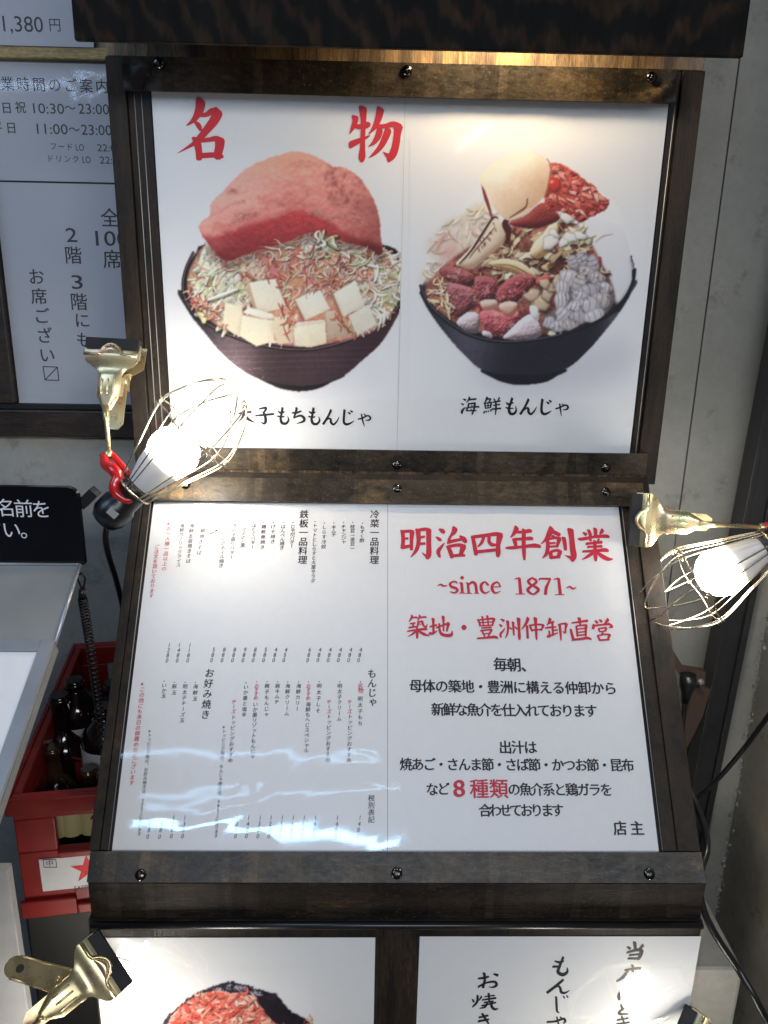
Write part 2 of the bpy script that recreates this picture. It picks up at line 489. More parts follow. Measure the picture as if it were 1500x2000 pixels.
# ---------------------------------------------------------------- lettering
_tc = bpy.data.curves.new('glyph', 'FONT')
_tc.size = 1.0
_tc.resolution_u = 3
_to = bpy.data.objects.new('glyph', _tc)
COL.objects.link(_to)
_cache = {}
def glyph(s):
    """outline of a character (or run of characters) as flat polygons in em units"""
    if s not in _cache:
        _tc.body = s
        bpy.context.view_layer.update()
        me = bpy.data.meshes.new_from_object(_to.evaluated_get(bpy.context.evaluated_depsgraph_get()))
        vs = np.array([v.co[:2] for v in me.vertices]) if len(me.vertices) else np.zeros((0, 2))
        _cache[s] = (vs, [tuple(p.vertices) for p in me.polygons])
        bpy.data.meshes.remove(me)
    return _cache[s]
_ref, _ = glyph('国')
EMC = (_ref.max(0)+_ref.min(0))/2
VERT_ROT = set('ー～〜')
SMALLK = set('ゃゅょっャュョッ')
class Letters:
    """collects flat lettering that lies on one plane"""
    def __init__(s, plane, off=.0004):
        s.p, s.off, s.mb, s.k = plane, off, MB(), 0
    def put(s, ch, c, size, bold=.0, sx=1.0, shear=0.0, rot=0.0, nib=.5, vert=False, up=None):
        vs, fs = glyph(ch)
        if not len(vs):
            return
        if len(ch) == 1 and ord(ch) > 0x2000:
            v = vs - EMC
        else:
            v = vs - (vs.max(0)+vs.min(0))/2
        if vert:
            if ch in VERT_ROT:
                v = np.stack([v[:, 1], -v[:, 0]], 1)
            elif ch in '（）()':
                v = np.stack([v[:, 1], -v[:, 0]], 1)
            elif ch in SMALLK:
                v = v + np.array([.08, .08])
            elif ch in '、。':
                v = v + np.array([.55, .55])
        v = v*np.array([sx, 1.0])
        v[:, 0] += shear*v[:, 1]
        if rot:
            v = v @ np.array([[math.cos(rot), math.sin(rot)], [-math.sin(rot), math.cos(rot)]])
        ks = (0,) if bold <= 0 else (-1, 0, 1)
        cu, cv = s.p.uv(c)
        for k in ks:
            d = np.array([math.cos(nib), math.sin(nib)])*bold*k
            s.k += 1
            o = s.off + (s.k % 9)*9e-6
            w = (v+d)*size
            s.mb.add([s.p.at(cu+a, cv+b, o) for a, b in w], fs)
    def scale(s, px, py):
        a = s.p.hit(px, py)
        return np.linalg.norm(s.p.hit(px+5, py)-a)/5, np.linalg.norm(s.p.hit(px, py+5)-a)/5
    def line(s, text, A, B, px, vert=None, tall=1.0, **kw):
        n = len(text)
        if vert is None:
            vert = abs(B[1]-A[1]) > abs(B[0]-A[0])
        for i, ch in enumerate(text):
            if ch in ' 　':
                continue
            t = i/(n-1) if n > 1 else 0
            x, y = A[0]+(B[0]-A[0])*t, A[1]+(B[1]-A[1])*t
            c = s.p.hit(x, y)
            k = s.scale(x, y)
            s.put(ch, c, px*k[0]*1.06, vert=vert, **kw)
    def run(s, text, xl, xr, yc, px=None, **kw):
        """a run of latin text between two pixels"""
        vs, fs = glyph(text)
        c = s.p.hit((xl+xr)/2, yc)
        k = s.scale((xl+xr)/2, yc)
        w = (vs.max(0)-vs.min(0))
        size = (px*k[1]/w[1]) if px else (xr-xl)*k[0]/w[0]
        s.put(text, c, size, sx=(xr-xl)*k[0]/(w[0]*size), **kw)
    def brush(s, strokes, sc, x0, y0, fat=1.0, k=5, dx=0, dy=0):
        """hand drawn strokes: each a list of (x, y, half width) in a local pixel frame"""
        for st in strokes:
            P = [np.array(((p[0]+dx)/sc+x0, (p[1]+dy)/sc+y0, p[2]/sc*fat)) for p in st]
            if len(P) == 1:
                q = P[0]
                ring = [s.p.hit(q[0]+q[2]*math.cos(a), q[1]+q[2]*math.sin(a), s.off) for a in np.linspace(0, 2*math.pi, 20)[:-1]]
                s.mb.add(ring, [tuple(range(19))])
                continue
            Q = smooth_path(P, k)
            T = []
            for i in range(len(Q)):
                d = (Q[min(i+1, len(Q)-1)]-Q[max(i-1, 0)])[:2]
                T.append(d/(np.linalg.norm(d)+1e-9))
            # slightly slanted, rounded ends like a loaded brush leaves
            a, b = Q[0], Q[-1]
            ea = np.array([a[0]-T[0][0]*a[2]*.45, a[1]-T[0][1]*a[2]*.45, a[2]*.62])
            eb = np.array([b[0]+T[-1][0]*b[2]*.45, b[1]+T[-1][1]*b[2]*.45, b[2]*.55])
            Q = [ea]+Q+[eb]
            T = [T[0]]+T+[T[-1]]
            vs = []
            base = s.off + (s.k % 14)*1.2e-5
            s.k += 1
            for i, (q, t) in enumerate(zip(Q, T)):
                n = np.array([-t[1], t[0]])
                sl = .35 if i < 2 else 0
                l = q[:2]+n*q[2]-t*q[2]*sl
                r = q[:2]-n*q[2]+t*q[2]*sl
                o = base + i*4e-7
                vs += [s.p.hit(l[0], l[1], o), s.p.hit(r[0], r[1], o)]
            s.mb.add(vs, [(2*i, 2*i+1, 2*i+3, 2*i+2) for i in range(len(Q)-1)])
    def done(s, name, mat, parent):
        return build(name, s.mb, mat, parent)
B = {}
B['mei'] = (12.5, 340, 190, [
 [(650,85,120),(610,330,108),(470,560,58),(300,690,10)], [(640,430,50),(780,425,58),(930,345,85),(1010,395,120)],
 [(1075,345,135),(985,550,118),(800,790,95),(620,1000,78),(450,1150,48),(95,1360,8)], [(500,590,26),(590,680,62),(650,800,40)],
 [(470,985,45),(560,1110,88),(600,1300,84),(612,1510,76)], [(600,1065,50),(850,1035,55),(1020,1010,70),(1170,1085,90)],
 [(1120,1030,125),(1110,1200,112),(1080,1340,105),(1075,1480,95)], [(600,1430,66),(1000,1410,66),(1190,1455,38)]])
B['butsu'] = (11.54, 670, 200, [
 [(270,325,78),(275,420,66),(220,570,48),(150,712,8)], [(250,530,45),(400,545,60),(540,505,72),(600,500,48)],
 [(445,125,95),(460,400,65),(450,700,54),(440,1000,60),(425,1230,80),(422,1330,45)], [(160,955,80),(300,890,65),(480,810,40),(610,745,10)],
 [(845,150,92),(800,350,78),(720,540,56),(580,710,10)], [(760,540,48),(950,530,48),(1130,490,66),(1260,560,90)],
 [(1250,520,110),(1225,700,84),(1190,950,84),(1130,1150,90),(1050,1270,75),(1030,1340,28)], [(1080,1230,95),(985,1185,48),(900,1112,6)],
 [(835,600,72),(790,760,72),(700,900,48),(570,1000,8)], [(1025,610,82),(960,780,80),(860,980,64),(720,1140,44),(580,1250,8)]])
B['founded_a'] = (6.818, 775, 1020, [
 [(75,115,28),(85,230,26),(75,345,28)], [(75,125,20),(170,118,22),(215,130,26)], [(205,120,34),(195,240,25),(195,365,22)], [(90,220,16),(150,215,16)], [(80,335,24),(180,315,22)],
 [(280,100,34),(290,250,28),(260,370,25),(185,465,6)], [(270,110,22),(380,92,24),(440,115,30)], [(425,100,36),(425,280,33),(425,430,36),(400,480,24)], [(412,455,28),(375,438,16),(335,405,5)], [(300,205,16),(370,190,16)], [(300,288,17),(375,282,17)],
 [(565,90,12),(600,112,30),(630,135,24)], [(525,195,10),(565,225,24),(590,240,14)], [(570,462,18),(552,390,28),(590,330,20),(635,275,6)], [(775,80,40),(760,130,34),(720,180,18),(690,240,20)], [(680,265,26),(770,245,22),(870,225,20)], [(840,180,12),(890,225,34),(920,265,24)],
 [(680,320,24),(715,400,30),(735,470,24)], [(680,325,20),(820,302,24),(900,330,36)], [(890,320,42),(860,400,30),(850,445,28)], [(720,448,21),(860,438,21),(905,445,16)],
 [(1010,190,25),(1035,310,28),(1055,430,27)], [(1010,195,22),(1180,175,24),(1320,157,28),(1390,180,38)], [(1375,165,46),(1350,300,30),(1350,400,34),(1345,455,24)], [(1160,190,20),(1130,270,21),(1080,325,10)], [(1230,190,23),(1230,260,24),(1265,298,25),(1315,300,17)], [(1050,395,23),(1200,380,22),(1350,365,22)]])
B['founded_b'] = (6.818, 985, 1020, [
 [(165,72,36),(150,110,31),(120,160,21),(80,205,6)], [(150,130,19),(250,130,21),(330,115,27),(360,125,18)], [(130,228,20),(260,220,20),(340,215,26),(380,220,18)], [(125,225,23),(145,270,27),(155,320,21)], [(20,340,12),(100,340,23),(250,325,20),(400,310,29),(480,325,20)], [(262,100,28),(258,250,28),(262,400,26),(268,500,15)],
 [(630,82,40),(600,150,38),(560,220,24),(490,290,5)], [(620,110,24),(680,140,27),(738,170,24)], [(640,180,18),(660,192,18)], [(575,240,24),(580,330,27),(560,420,24),(505,480,5)], [(590,225,17),(680,205,19),(740,225,28)], [(735,215,30),(715,280,23),(700,330,17)], [(600,280,15),(680,275,13)], [(600,325,15),(700,320,15)],
 [(610,400,24),(620,440,27),(622,482,22)], [(610,397,19),(700,374,21),(755,400,24)], [(745,395,30),(725,440,26),(720,472,20)], [(620,470,21),(740,460,21)], [(790,205,29),(805,280,27),(815,368,21)], [(880,97,43),(895,200,37),(910,350,39),(925,450,40),(905,515,24)], [(912,488,33),(870,465,19),(810,440,6)],
 [(1050,137,12),(1090,165,24)], [(1120,102,19),(1140,150,23),(1150,200,21)], [(1210,85,27),(1215,150,25),(1210,200,23)], [(1310,105,28),(1290,135,23),(1270,160,8)], [(985,215,10),(1030,225,23),(1200,195,19),(1350,185,25),(1395,200,16)], [(1130,220,11),(1155,245,19)], [(1262,225,17),(1240,250,10)], [(1090,287,18),(1200,275,17),(1300,265,21)], [(1110,330,17),(1200,325,15),(1300,320,19)], [(1045,390,16),(1200,380,19),(1340,370,27),(1385,385,16)], [(1205,250,23),(1210,380,25),(1215,460,27),(1218,515,16)], [(1190,400,24),(1120,450,21),(1035,500,5)], [(1230,395,16),(1300,450,29),(1380,490,27),(1450,490,5)]])
B['origin_a'] = (7.143, 790, 1195, [
 [(105,50,17),(95,90,15),(60,140,5)], [(100,85,11),(160,75,13),(180,90,11)], [(215,50,17),(205,85,13),(185,120,7)], [(210,80,11),(290,70,13),(300,85,9)], [(80,165,12),(150,155,12)], [(120,165,13),(120,215,13)], [(60,220,13),(170,205,12)], [(190,135,13),(185,190,13),(165,230,7)], [(195,140,12),(250,130,13)], [(245,130,19),(265,190,15),(305,210,13),(315,170,5)], [(209,165,8),(225,180,8)], [(40,270,11),(150,255,14),(280,240,19),(315,245,11)], [(180,230,19),(178,300,19),(175,368,15)], [(165,265,17),(110,310,13),(45,345,4)], [(195,265,13),(270,310,21),(350,335,5)],
 [(355,205,13),(410,195,14),(450,180,13)], [(400,95,23),(403,180,17),(405,280,17)], [(345,300,21),(400,300,17),(460,260,5)], [(445,220,13),(540,185,13),(620,160,19)], [(615,160,26),(600,220,17),(590,270,14)], [(540,65,23),(545,150,15),(545,268,11)], [(485,165,15),(490,250,17),(520,310,21),(600,330,23),(655,318,22),(665,260,5)], [(830,218,37)],
 [(1020,105,11),(1045,150,15),(1055,200,13)], [(1030,115,11),(1150,100,13),(1240,95,17),(1258,115,13)], [(1250,100,22),(1235,150,15),(1225,195,11)], [(1085,65,15),(1095,130,11),(1100,190,11)], [(1155,55,17),(1165,130,11),(1170,190,11)], [(1050,150,9),(1230,140,9)], [(1060,195,10),(1220,185,10)], [(1075,225,11),(1210,215,13)], [(1060,262,11),(1220,245,13)], [(1085,270,13),(1100,310,13)], [(1215,255,17),(1190,300,13)], [(1100,308,9),(1190,298,9)], [(1110,320,11),(1120,350,11)], [(1185,310,13),(1165,345,11)], [(1015,370,13),(1150,360,15),(1260,350,21),(1302,370,11)],
 [(1345,100,9),(1385,125,21)], [(1325,175,9),(1355,200,19)], [(1345,355,13),(1340,310,17),(1380,260,12),(1400,225,6)], [(1440,130,23),(1445,230,17),(1430,320,13),(1405,365,5)]])
B['origin_b'] = (6.977, 990, 1195, [
 [(40,215,12),(70,238,9)], [(85,140,19),(90,230,15),(95,315,13)], [(115,205,12),(140,235,11)], [(160,90,27),(165,220,19),(170,330,21),(172,375,14)],
 [(290,85,24),(260,160,19),(200,240,5)], [(275,190,17),(280,280,17),(285,358,17)], [(310,180,13),(330,230,15),(345,262,13)], [(310,185,13),(420,170,13),(498,180,15)], [(500,180,20),(480,225,13),(470,253,11)], [(340,250,13),(480,238,12)], [(388,85,27),(395,200,17),(402,320,17),(405,380,9)],
 [(590,95,23),(575,140,17),(545,185,5)], [(570,155,13),(640,135,15)], [(525,220,13),(600,210,13),(670,205,11)], [(620,150,15),(625,250,15),(630,320,13)], [(630,255,11),(690,245,11)], [(575,260,13),(580,300,13),(575,345,15)], [(550,335,17),(620,315,15),(695,285,7)], [(700,175,11),(770,160,13),(815,165,17)], [(812,165,23),(800,230,15),(795,288,13)], [(795,290,13),(760,265,5)], [(720,180,19),(730,280,17),(738,388,9)],
 [(885,150,11),(1000,135,15),(1100,120,19)], [(985,85,25),(995,130,17),(1000,180,13)], [(945,195,13),(955,260,15),(960,335,13)], [(945,195,12),(1010,185,12),(1085,180,15)], [(1080,180,22),(1075,260,17),(1075,330,15)], [(965,235,10),(1060,225,10)], [(965,280,10),(1060,270,10)], [(960,320,11),(1070,312,11)], [(870,235,15),(885,300,19),(905,375,19)], [(890,380,17),(1000,370,17),(1100,357,19),(1150,375,13)],
 [(1205,120,13),(1235,150,19)], [(1265,105,13),(1290,135,19)], [(1380,105,25),(1350,140,17),(1325,165,5)], [(1185,175,19),(1175,230,19)], [(1185,190,15),(1300,175,14),(1400,165,17)], [(1405,170,19),(1436,205,15),(1395,214,9)], [(1250,225,12),(1265,270,13)], [(1250,228,11),(1350,215,12)], [(1355,218,19),(1340,265,13)], [(1265,270,10),(1340,262,10)], [(1310,280,13),(1290,310,11)], [(1235,320,13),(1255,360,15),(1270,392,13)], [(1240,325,12),(1330,307,12),(1408,312,15)], [(1405,312,20),(1385,350,15),(1375,383,13)], [(1265,385,13),(1395,378,13)]])
B['since'] = (5.172, 845, 1110, [
 [(50,178,4),(80,162,9),(110,178,10),(145,172,5)], [(245,152,5),(238,138,9),(205,135,9),(175,158,13),(190,185,14),(235,202,14),(250,225,13),(220,248,9),(178,236,6)], [(297,95,19)], [(293,148,15),(300,246,15)], [(270,148,6),(292,146,7)], [(270,250,5),(330,250,5)],
 [(355,148,13),(365,248,13)], [(365,165,9),(400,140,13),(432,162,15),(445,248,14)], [(338,252,5),(395,252,5)], [(420,252,5),(468,252,5)], [(335,146,5),(355,146,5)], [(560,170,12),(530,138,9),(492,165,15),(495,220,15),(530,250,10),(575,230,4)], [(595,190,5),(680,185,6)], [(685,185,8),(655,140,9),(607,165,13),(602,215,15),(635,250,10),(685,230,4)],
 [(875,97,15),(890,253,17)], [(830,108,5),(870,98,9)], [(838,259,5),(930,259,5)], [(1005,95,9),(965,130,14),(1005,170,12),(1050,130,14),(1005,95,9)], [(1010,172,10),(960,218,16),(1015,262,9),(1070,215,16),(1010,172,10)], [(1080,122,5),(1086,105,9),(1190,107,12)], [(1188,108,9),(1150,190,16),(1140,262,17)], [(1272,102,15),(1290,260,17)], [(1225,111,5),(1265,102,9)], [(1238,266,5),(1328,266,5)], [(1350,200,4),(1385,185,9),(1415,205,10),(1450,195,5)]])
B['seafood'] = (6.25, 890, 760, [
 [(95,120,7),(120,135,12)], [(70,175,7),(95,190,10)], [(75,300,9),(80,265,14),(110,225,5)], [(170,100,12),(160,130,10),(130,165,3)], [(160,130,9),(250,120,10)], [(160,175,9),(150,220,9),(130,265,8)], [(160,180,8),(240,170,10)], [(235,170,12),(225,240,10),(200,308,9)], [(100,235,5),(190,220,8),(285,215,10)], [(135,265,7),(250,262,8)], [(195,195,5),(200,208,6)], [(185,240,5),(190,252,6)],
 [(385,100,12),(370,140,9),(340,185,3)], [(375,125,8),(425,120,9),(405,155,6)], [(355,170,8),(365,235,8)], [(355,175,7),(435,160,8)], [(435,160,10),(425,225,8)], [(360,205,6),(430,198,6)], [(365,235,6),(425,225,6)], [(395,165,6),(395,230,6)], [(340,295,7),(355,270,8)], [(375,285,7),(370,265,6)], [(400,278,7),(395,260,6)], [(435,270,8),(420,250,6)], [(465,115,5),(480,140,9)], [(535,105,10),(510,145,4)], [(455,160,8),(545,145,9)], [(460,200,7),(540,185,8)], [(440,245,9),(550,235,10)], [(490,150,9),(492,230,10),(485,315,5)],
 [(690,112,14),(672,170,12),(650,240,14),(665,295,16),(710,300,14),(738,260,10),(730,205,3)], [(615,160,5),(645,185,12),(705,165,7)], [(612,225,7),(650,235,10),(705,235,5)], [(890,125,14),(850,210,12),(790,305,14)], [(790,300,8),(850,240,9),(885,235,12),(890,280,14),(920,305,12),(965,260,8),(990,210,2)], [(1060,125,14),(1050,200,13),(1050,275,15),(1080,305,14),(1130,290,10),(1170,262,2)], [(1110,155,6),(1135,175,13)], [(1140,135,6),(1165,155,12)], [(1220,240,8),(1270,225,9),(1340,195,9),(1372,220,11),(1350,250,9),(1310,250,4)], [(1270,180,8),(1280,250,9),(1290,328,3)], [(1300,180,6),(1320,200,8)]])
_mo = [[(645,75,9),(635,130,8),(628,175,9),(640,210,10),(675,215,9),(698,185,7),(690,150,2)], [(605,105,4),(630,120,8),(660,110,5)], [(600,148,5),(630,155,7),(660,152,4)]]
B['roe'] = (4.545, 410, 780, [
 [(60,88,5),(65,155,6)], [(60,92,5),(100,85,6)], [(100,85,6),(100,155,6)], [(65,125,4),(95,122,4)], [(65,155,5),(100,150,5)], [(130,80,6),(130,140,6),(110,205,2)], [(130,85,5),(178,78,6)], [(178,80,8),(180,140,7),(178,205,8)], [(135,115,4),(170,112,4)], [(135,145,4),(172,142,4)],
 [(255,125,6),(300,118,8),(365,112,9)], [(298,72,9),(300,120,10),(285,165,8),(245,205,2)], [(310,130,6),(340,175,10),(400,208,2)], [(300,185,4),(315,200,8)], [(435,85,5),(495,75,9),(490,100,8),(470,120,5)], [(405,145,6),(480,138,8),(565,130,8)], [(475,115,8),(490,150,10),(495,195,11),(480,215,8),(450,200,2)]]
 + _mo + [[(730,120,6),(770,118,8),(810,105,6)], [(770,75,9),(760,120,8),(745,165,6)], [(745,165,5),(800,145,8),(835,165,10),(830,195,9),(770,215,2)]]
 + [[(x+275, y+3, w) for x, y, w in st] for st in _mo]
 + [[(1075,95,9),(1050,150,8),(1005,220,9)], [(1005,215,5),(1045,175,6),(1070,175,8),(1075,205,9),(1100,222,8),(1130,190,5),(1147,155,2)], [(1195,95,9),(1190,150,8),(1190,205,9),(1215,222,9),(1250,210,6),(1280,190,2)], [(1225,115,4),(1245,128,8)], [(1245,100,4),(1265,112,7)], [(1315,175,5),(1350,168,6),(1400,145,6),(1425,165,7),(1410,185,6),(1380,185,2)], [(1345,130,5),(1355,185,6),(1372,240,2)], [(1368,130,4),(1380,143,5)]])
B['house'] = (3.947, 900, 1820, [
 [(1340,80,12),(1345,130,10)], [(1285,115,7),(1305,130,10)], [(1405,105,12),(1375,130,4)], [(1280,160,7),(1350,140,10),(1395,140,12)], [(1395,140,14),(1385,180,12),(1365,212,10)], [(1300,180,7),(1380,172,7)], [(1290,205,7),(1365,205,9)],
 [(1320,255,9),(1330,270,8)], [(1265,295,6),(1330,285,9),(1385,280,8)], [(1290,295,8),(1250,350,10),(1200,383,5)], [(1325,290,8),(1325,340,9)], [(1325,320,6),(1370,312,7)], [(1290,355,6),(1295,385,7)], [(1285,355,7),(1380,342,8)], [(1380,342,10),(1365,383,8)], [(1290,385,6),(1370,380,7)],
 [(1250,440,9),(1220,490,12),(1222,525,7)], [(1275,465,6),(1340,455,7)], [(1310,440,8),(1312,500,9),(1285,525,7),(1330,522,4)], [(1235,560,7),(1245,600,8)], [(1290,570,7),(1235,605,8),(1222,632,9),(1295,632,4)], [(1205,680,7),(1290,665,7)], [(1200,712,7),(1300,697,7)], [(1240,650,7),(1275,740,6)],
 [(790,195,8),(760,270,9),(750,310,11),(785,330,12),(820,310,9),(820,275,3)], [(725,225,5),(760,235,8),(795,225,4)], [(710,268,8),(770,268,6)], [(790,370,8),(730,420,9),(665,470,9)], [(670,470,5),(740,420,7),(765,430,8),(775,465,9),(805,470,7),(840,450,2)], [(735,500,7),(738,560,8),(742,610,7),(760,625,3)], [(790,495,4),(800,510,6)], [(815,490,4),(825,505,6)], [(665,695,7),(730,690,7),(790,670,8),(805,690,8),(790,705,4)], [(740,655,5),(755,720,6)], [(765,655,4),(780,668,5)],
 [(135,360,6),(180,355,8),(215,345,6)], [(180,318,9),(185,370,8),(170,430,9)], [(135,425,7),(190,395,6),(260,385,8),(275,410,9),(250,427,6),(215,425,2)], [(255,325,6),(285,335,10)], [(130,490,7),(125,540,8),(90,580,5)], [(90,520,5),(100,540,7)], [(160,500,7),(140,530,3)], [(165,525,5),(270,510,7)], [(215,475,8),(220,540,6)], [(185,500,4),(260,490,5)], [(180,545,5),(250,535,6)], [(160,570,5),(270,545,6)], [(205,550,7),(185,580,7),(145,590,3)], [(235,545,8),(240,580,9),(265,597,8),(290,590,2)], [(140,660,6),(210,645,7)], [(135,690,7),(215,675,7)], [(165,630,7),(190,670,8),(215,710,5)]])
def brush_into(L, key, fat=1.0):
    sc, x0, y0, st = B[key]
    L.brush(st, sc, x0, y0, fat)

# ---------------------------------------------------------------- the printed food pictures (flat print, painted in numpy)
class Print:
    def __init__(s, x0, y0, x1, y1, step, seed):
        s.x0, s.y0, s.step = x0, y0, step
        s.w, s.h = int((x1-x0)/step)+1, int((y1-y0)/step)+1
        s.X, s.Y = np.meshgrid(x0+np.arange(s.w)*step, y0+np.arange(s.h)*step)
        s.im = np.zeros((s.h, s.w, 3))
        s.im[:] = .906
        s.rng = np.random.RandomState(seed)
        s.nz = {}
    def fbm(s, beta=1.0, cut=0):
        key = (beta, cut)
        n = max(s.w, s.h)
        fx = np.fft.fftfreq(n)[:, None]*n
        fy = np.fft.rfftfreq(n)[None, :]*n
        f = np.sqrt(fx**2+fy**2)
        sp = (s.rng.randn(*f.shape)+1j*s.rng.randn(*f.shape))/np.maximum(f, 1)**beta
        sp[f < cut] = 0
        sp[0, 0] = 0
        a = np.fft.irfft2(sp, s=(n, n))
        a = a/a.std()
        return a[:s.h, :s.w]
    def blur(s, a, px):
        sg = px/s.step
        p = int(3*sg)+2
        b = np.pad(a, p, mode='edge')
        fy = np.fft.fftfreq(b.shape[0])[:, None]
        fx = np.fft.rfftfreq(b.shape[1])[None, :]
        g = np.exp(-2*(math.pi*sg)**2*(fx**2+fy**2))
        return np.fft.irfft2(np.fft.rfft2(b)*g, s=b.shape)[p:p+s.h, p:p+s.w]
    def mask(s, poly, soft=.9, smooth=True, wob=None):
        P = np.array(smooth_path([(x, y, 0) for x, y in poly], 5, True))[:, :2] if smooth else np.array(poly, float)
        X, Y = s.X, s.Y
        if wob is not None:
            X, Y = X+wob[0], Y+wob[1]
        ins = np.zeros(X.shape, bool)
        n = len(P)
        for i in range(n):
            (xa, ya), (xb, yb) = P[i], P[(i+1) % n]
            if ya == yb:
                continue
            c = ((ya > Y) != (yb > Y)) & (X < (xb-xa)*(Y-ya)/(yb-ya)+xa)
            ins ^= c
        return np.clip(s.blur(ins.astype(float), soft), 0, 1)
    def over(s, m, col):
        m = m[..., None]
        s.im = s.im*(1-m) + np.array(col)*m if np.ndim(col) < 3 else s.im*(1-m)+col*m
    def mulm(s, m, k):
        s.im *= (1-m[..., None]) + m[..., None]*np.array(k)
    def relief(s, h, amt, L=(-.35, -.8)):
        gy, gx = np.gradient(h, s.step)
        return np.clip(-(gx*L[0]+gy*L[1])*-1*amt, -1, 1)*-1
    def blob(s, m, lo, mid, hi, r, amt=14, grain=.0, gbeta=.7, L=(-.35, -.85)):
        """round-looking body: light from the upper left, colours lo..mid..hi"""
        h = s.blur(m, r)*m
        h = h + (grain*s.fbm(gbeta)*.02 if grain else 0)
        gy, gx = np.gradient(h, s.step)
        sh = np.clip(.5-(gx*L[0]+gy*L[1])*-amt*-1, 0, 1) if False else np.clip(.5+(gx*-L[0]+gy*-L[1])*amt, 0, 1)
        sh = sh[..., None]
        lo, mid, hi = map(np.array, (lo, mid, hi))
        c = np.where(sh < .5, lo+(mid-lo)*sh*2, mid+(hi-mid)*(sh-.5)*2)
        s.over(m, c)
    def win(s, x, y, r):
        a, b = int((x-r-s.x0)/s.step), int((x+r-s.x0)/s.step)+2
        c, d = int((y-r-s.y0)/s.step), int((y+r-s.y0)/s.step)+2
        return slice(max(0, c), max(0, min(s.h, d))), slice(max(0, a), max(0, min(s.w, b)))
    def chunk(s, x, y, rx, ry, ang, col, hi=.25, lo=.45, rough=.15, clip=None, gloss=.0, edge=.35):
        R = max(rx, ry)*1.5+4
        w = s.win(x, y, R)
        X, Y = s.X[w]-x, s.Y[w]-y
        if not X.size:
            return
        ca, sa = math.cos(ang), math.sin(ang)
        u, v = (X*ca+Y*sa)/rx, (-X*sa+Y*ca)/ry
        th = np.arctan2(v, u)
        p = s.rng.rand(4)*6.28
        rr = np.sqrt(u*u+v*v)*(1+rough*(np.sin(2*th+p[0])*.6+np.sin(3*th+p[1])*.6+np.sin(5*th+p[2])*.4))
        aa = s.step/min(rx, ry)*1.1
        m = np.clip((1-rr)/aa+.5, 0, 1)
        if clip is not None:
            m = m*clip[w]
        # shadow below
        sh = np.clip((1.15-np.sqrt(((X-1.5)*ca+(Y-3)*sa)**2/rx**2+(-(X-1.5)*sa+(Y-3)*ca)**2/ry**2))*2.2, 0, 1)*.45
        if clip is not None:
            sh = sh*clip[w]
        s.im[w] *= (1-sh*(1-m))[..., None]
        nx, ny = X/R*1.5, Y/R*1.5
        l = np.clip(-.4*nx-.9*ny, -1, 1)*np.clip(rr, 0, 1)
        c = np.array(col)[None, None, :]*(1+l[..., None]*np.where(l > 0, hi, lo)[..., None])
        c = c*(1-edge*np.clip((rr-.72)/.28, 0, 1)[..., None])
        if gloss:
            g = np.exp(-(((u+.3)/.25)**2+((v+.35)/.18)**2))*gloss
            c = c+g[..., None]
        s.im[w] = s.im[w]*(1-m[..., None])+np.clip(c, 0, 1)*m[..., None]
    def grain(s, x, y, r, col, clip):
        w = s.win(x, y, r*2.5)
        X, Y = s.X[w]-x, s.Y[w]-y
        m = np.exp(-(X**2+Y**2)/r**2)*clip[w]
        sh = np.exp(-(X**2+(Y-r*.9)**2)/r**2)*.16*clip[w]
        s.im[w] *= (1-sh)[..., None]
        s.im[w] = s.im[w]*(1-m[..., None]*.8)+np.array(col)*m[..., None]*.8
    def strand(s, pts, wd, col, sh=.4, taper=True):
        P = np.array(smooth_path([(x, y, 0) for x, y in pts], 5))[:, :2]
        c0 = P.mean(0)
        R = np.abs(P-c0).max()+wd+5
        w = s.win(c0[0], c0[1], R)
        X, Y = s.X[w], s.Y[w]
        if not X.size:
            return
        best = np.full(X.shape, 1e9)
        side = np.zeros(X.shape)
        n = len(P)-1
        bs = np.full(X.shape, 1e9)
        for i in range(n):
            a, b = P[i], P[i+1]
            d = b-a
            L2 = d@d+1e-9
            t = np.clip(((X-a[0])*d[0]+(Y-a[1])*d[1])/L2, 0, 1)
            dx, dy = X-a[0]-t*d[0], Y-a[1]-t*d[1]
            k = (1-abs((i+.5)/n-.5)*1.1) if taper else 1.0
            dist = np.hypot(dx, dy)/max(.25, k)
            up = dist < best
            best = np.where(up, dist, best)
            side = np.where(up, dy/max(.25, k), side)
            bs = np.minimum(bs, np.hypot(dx-1.2, dy-2.4))
        m = np.clip((wd-best)/s.step+.5, 0, 1)
        s.im[w] *= (1-sh*np.clip((wd*1.4-bs)/2.5, 0, 1)*(1-m))[..., None]
        l = np.clip(-side/wd, -1, 1)
        c = np.array(col)*(1+np.where(l > 0, .22*l, .40*l)[..., None])
        s.im[w] = s.im[w]*(1-m[..., None])+np.clip(c, 0, 1)*m[..., None]
    def inside(s, m, n):
        q = np.argwhere(m > .6)
        k = s.rng.randint(0, len(q), n)
        return [(s.x0+q[i][1]*s.step, s.y0+q[i][0]*s.step) for i in k]
    def shreds(s, m, n, cols, wd=(1.2, 3.2), ln=(10, 34), curl=.7, sh=.4, dirn=None):
        for (x, y) in sorted(s.inside(m, n), key=lambda q: q[1]):
            L = s.rng.uniform(*ln)
            a = s.rng.uniform(0, 6.28) if dirn is None else dirn+s.rng.randn()*.5
            k = s.rng.randn()*curl
            pts = []
            px, py = x-math.cos(a)*L/2, y-math.sin(a)*L/2
            for i in range(4):
                pts.append((px, py))
                px += math.cos(a)*L/3
                py += math.sin(a)*L/3
                a += k
            c = np.array(cols[s.rng.randint(len(cols))])*s.rng.uniform(.82, 1.08)
            s.strand(pts, s.rng.uniform(*wd), np.clip(c, 0, 1), sh)
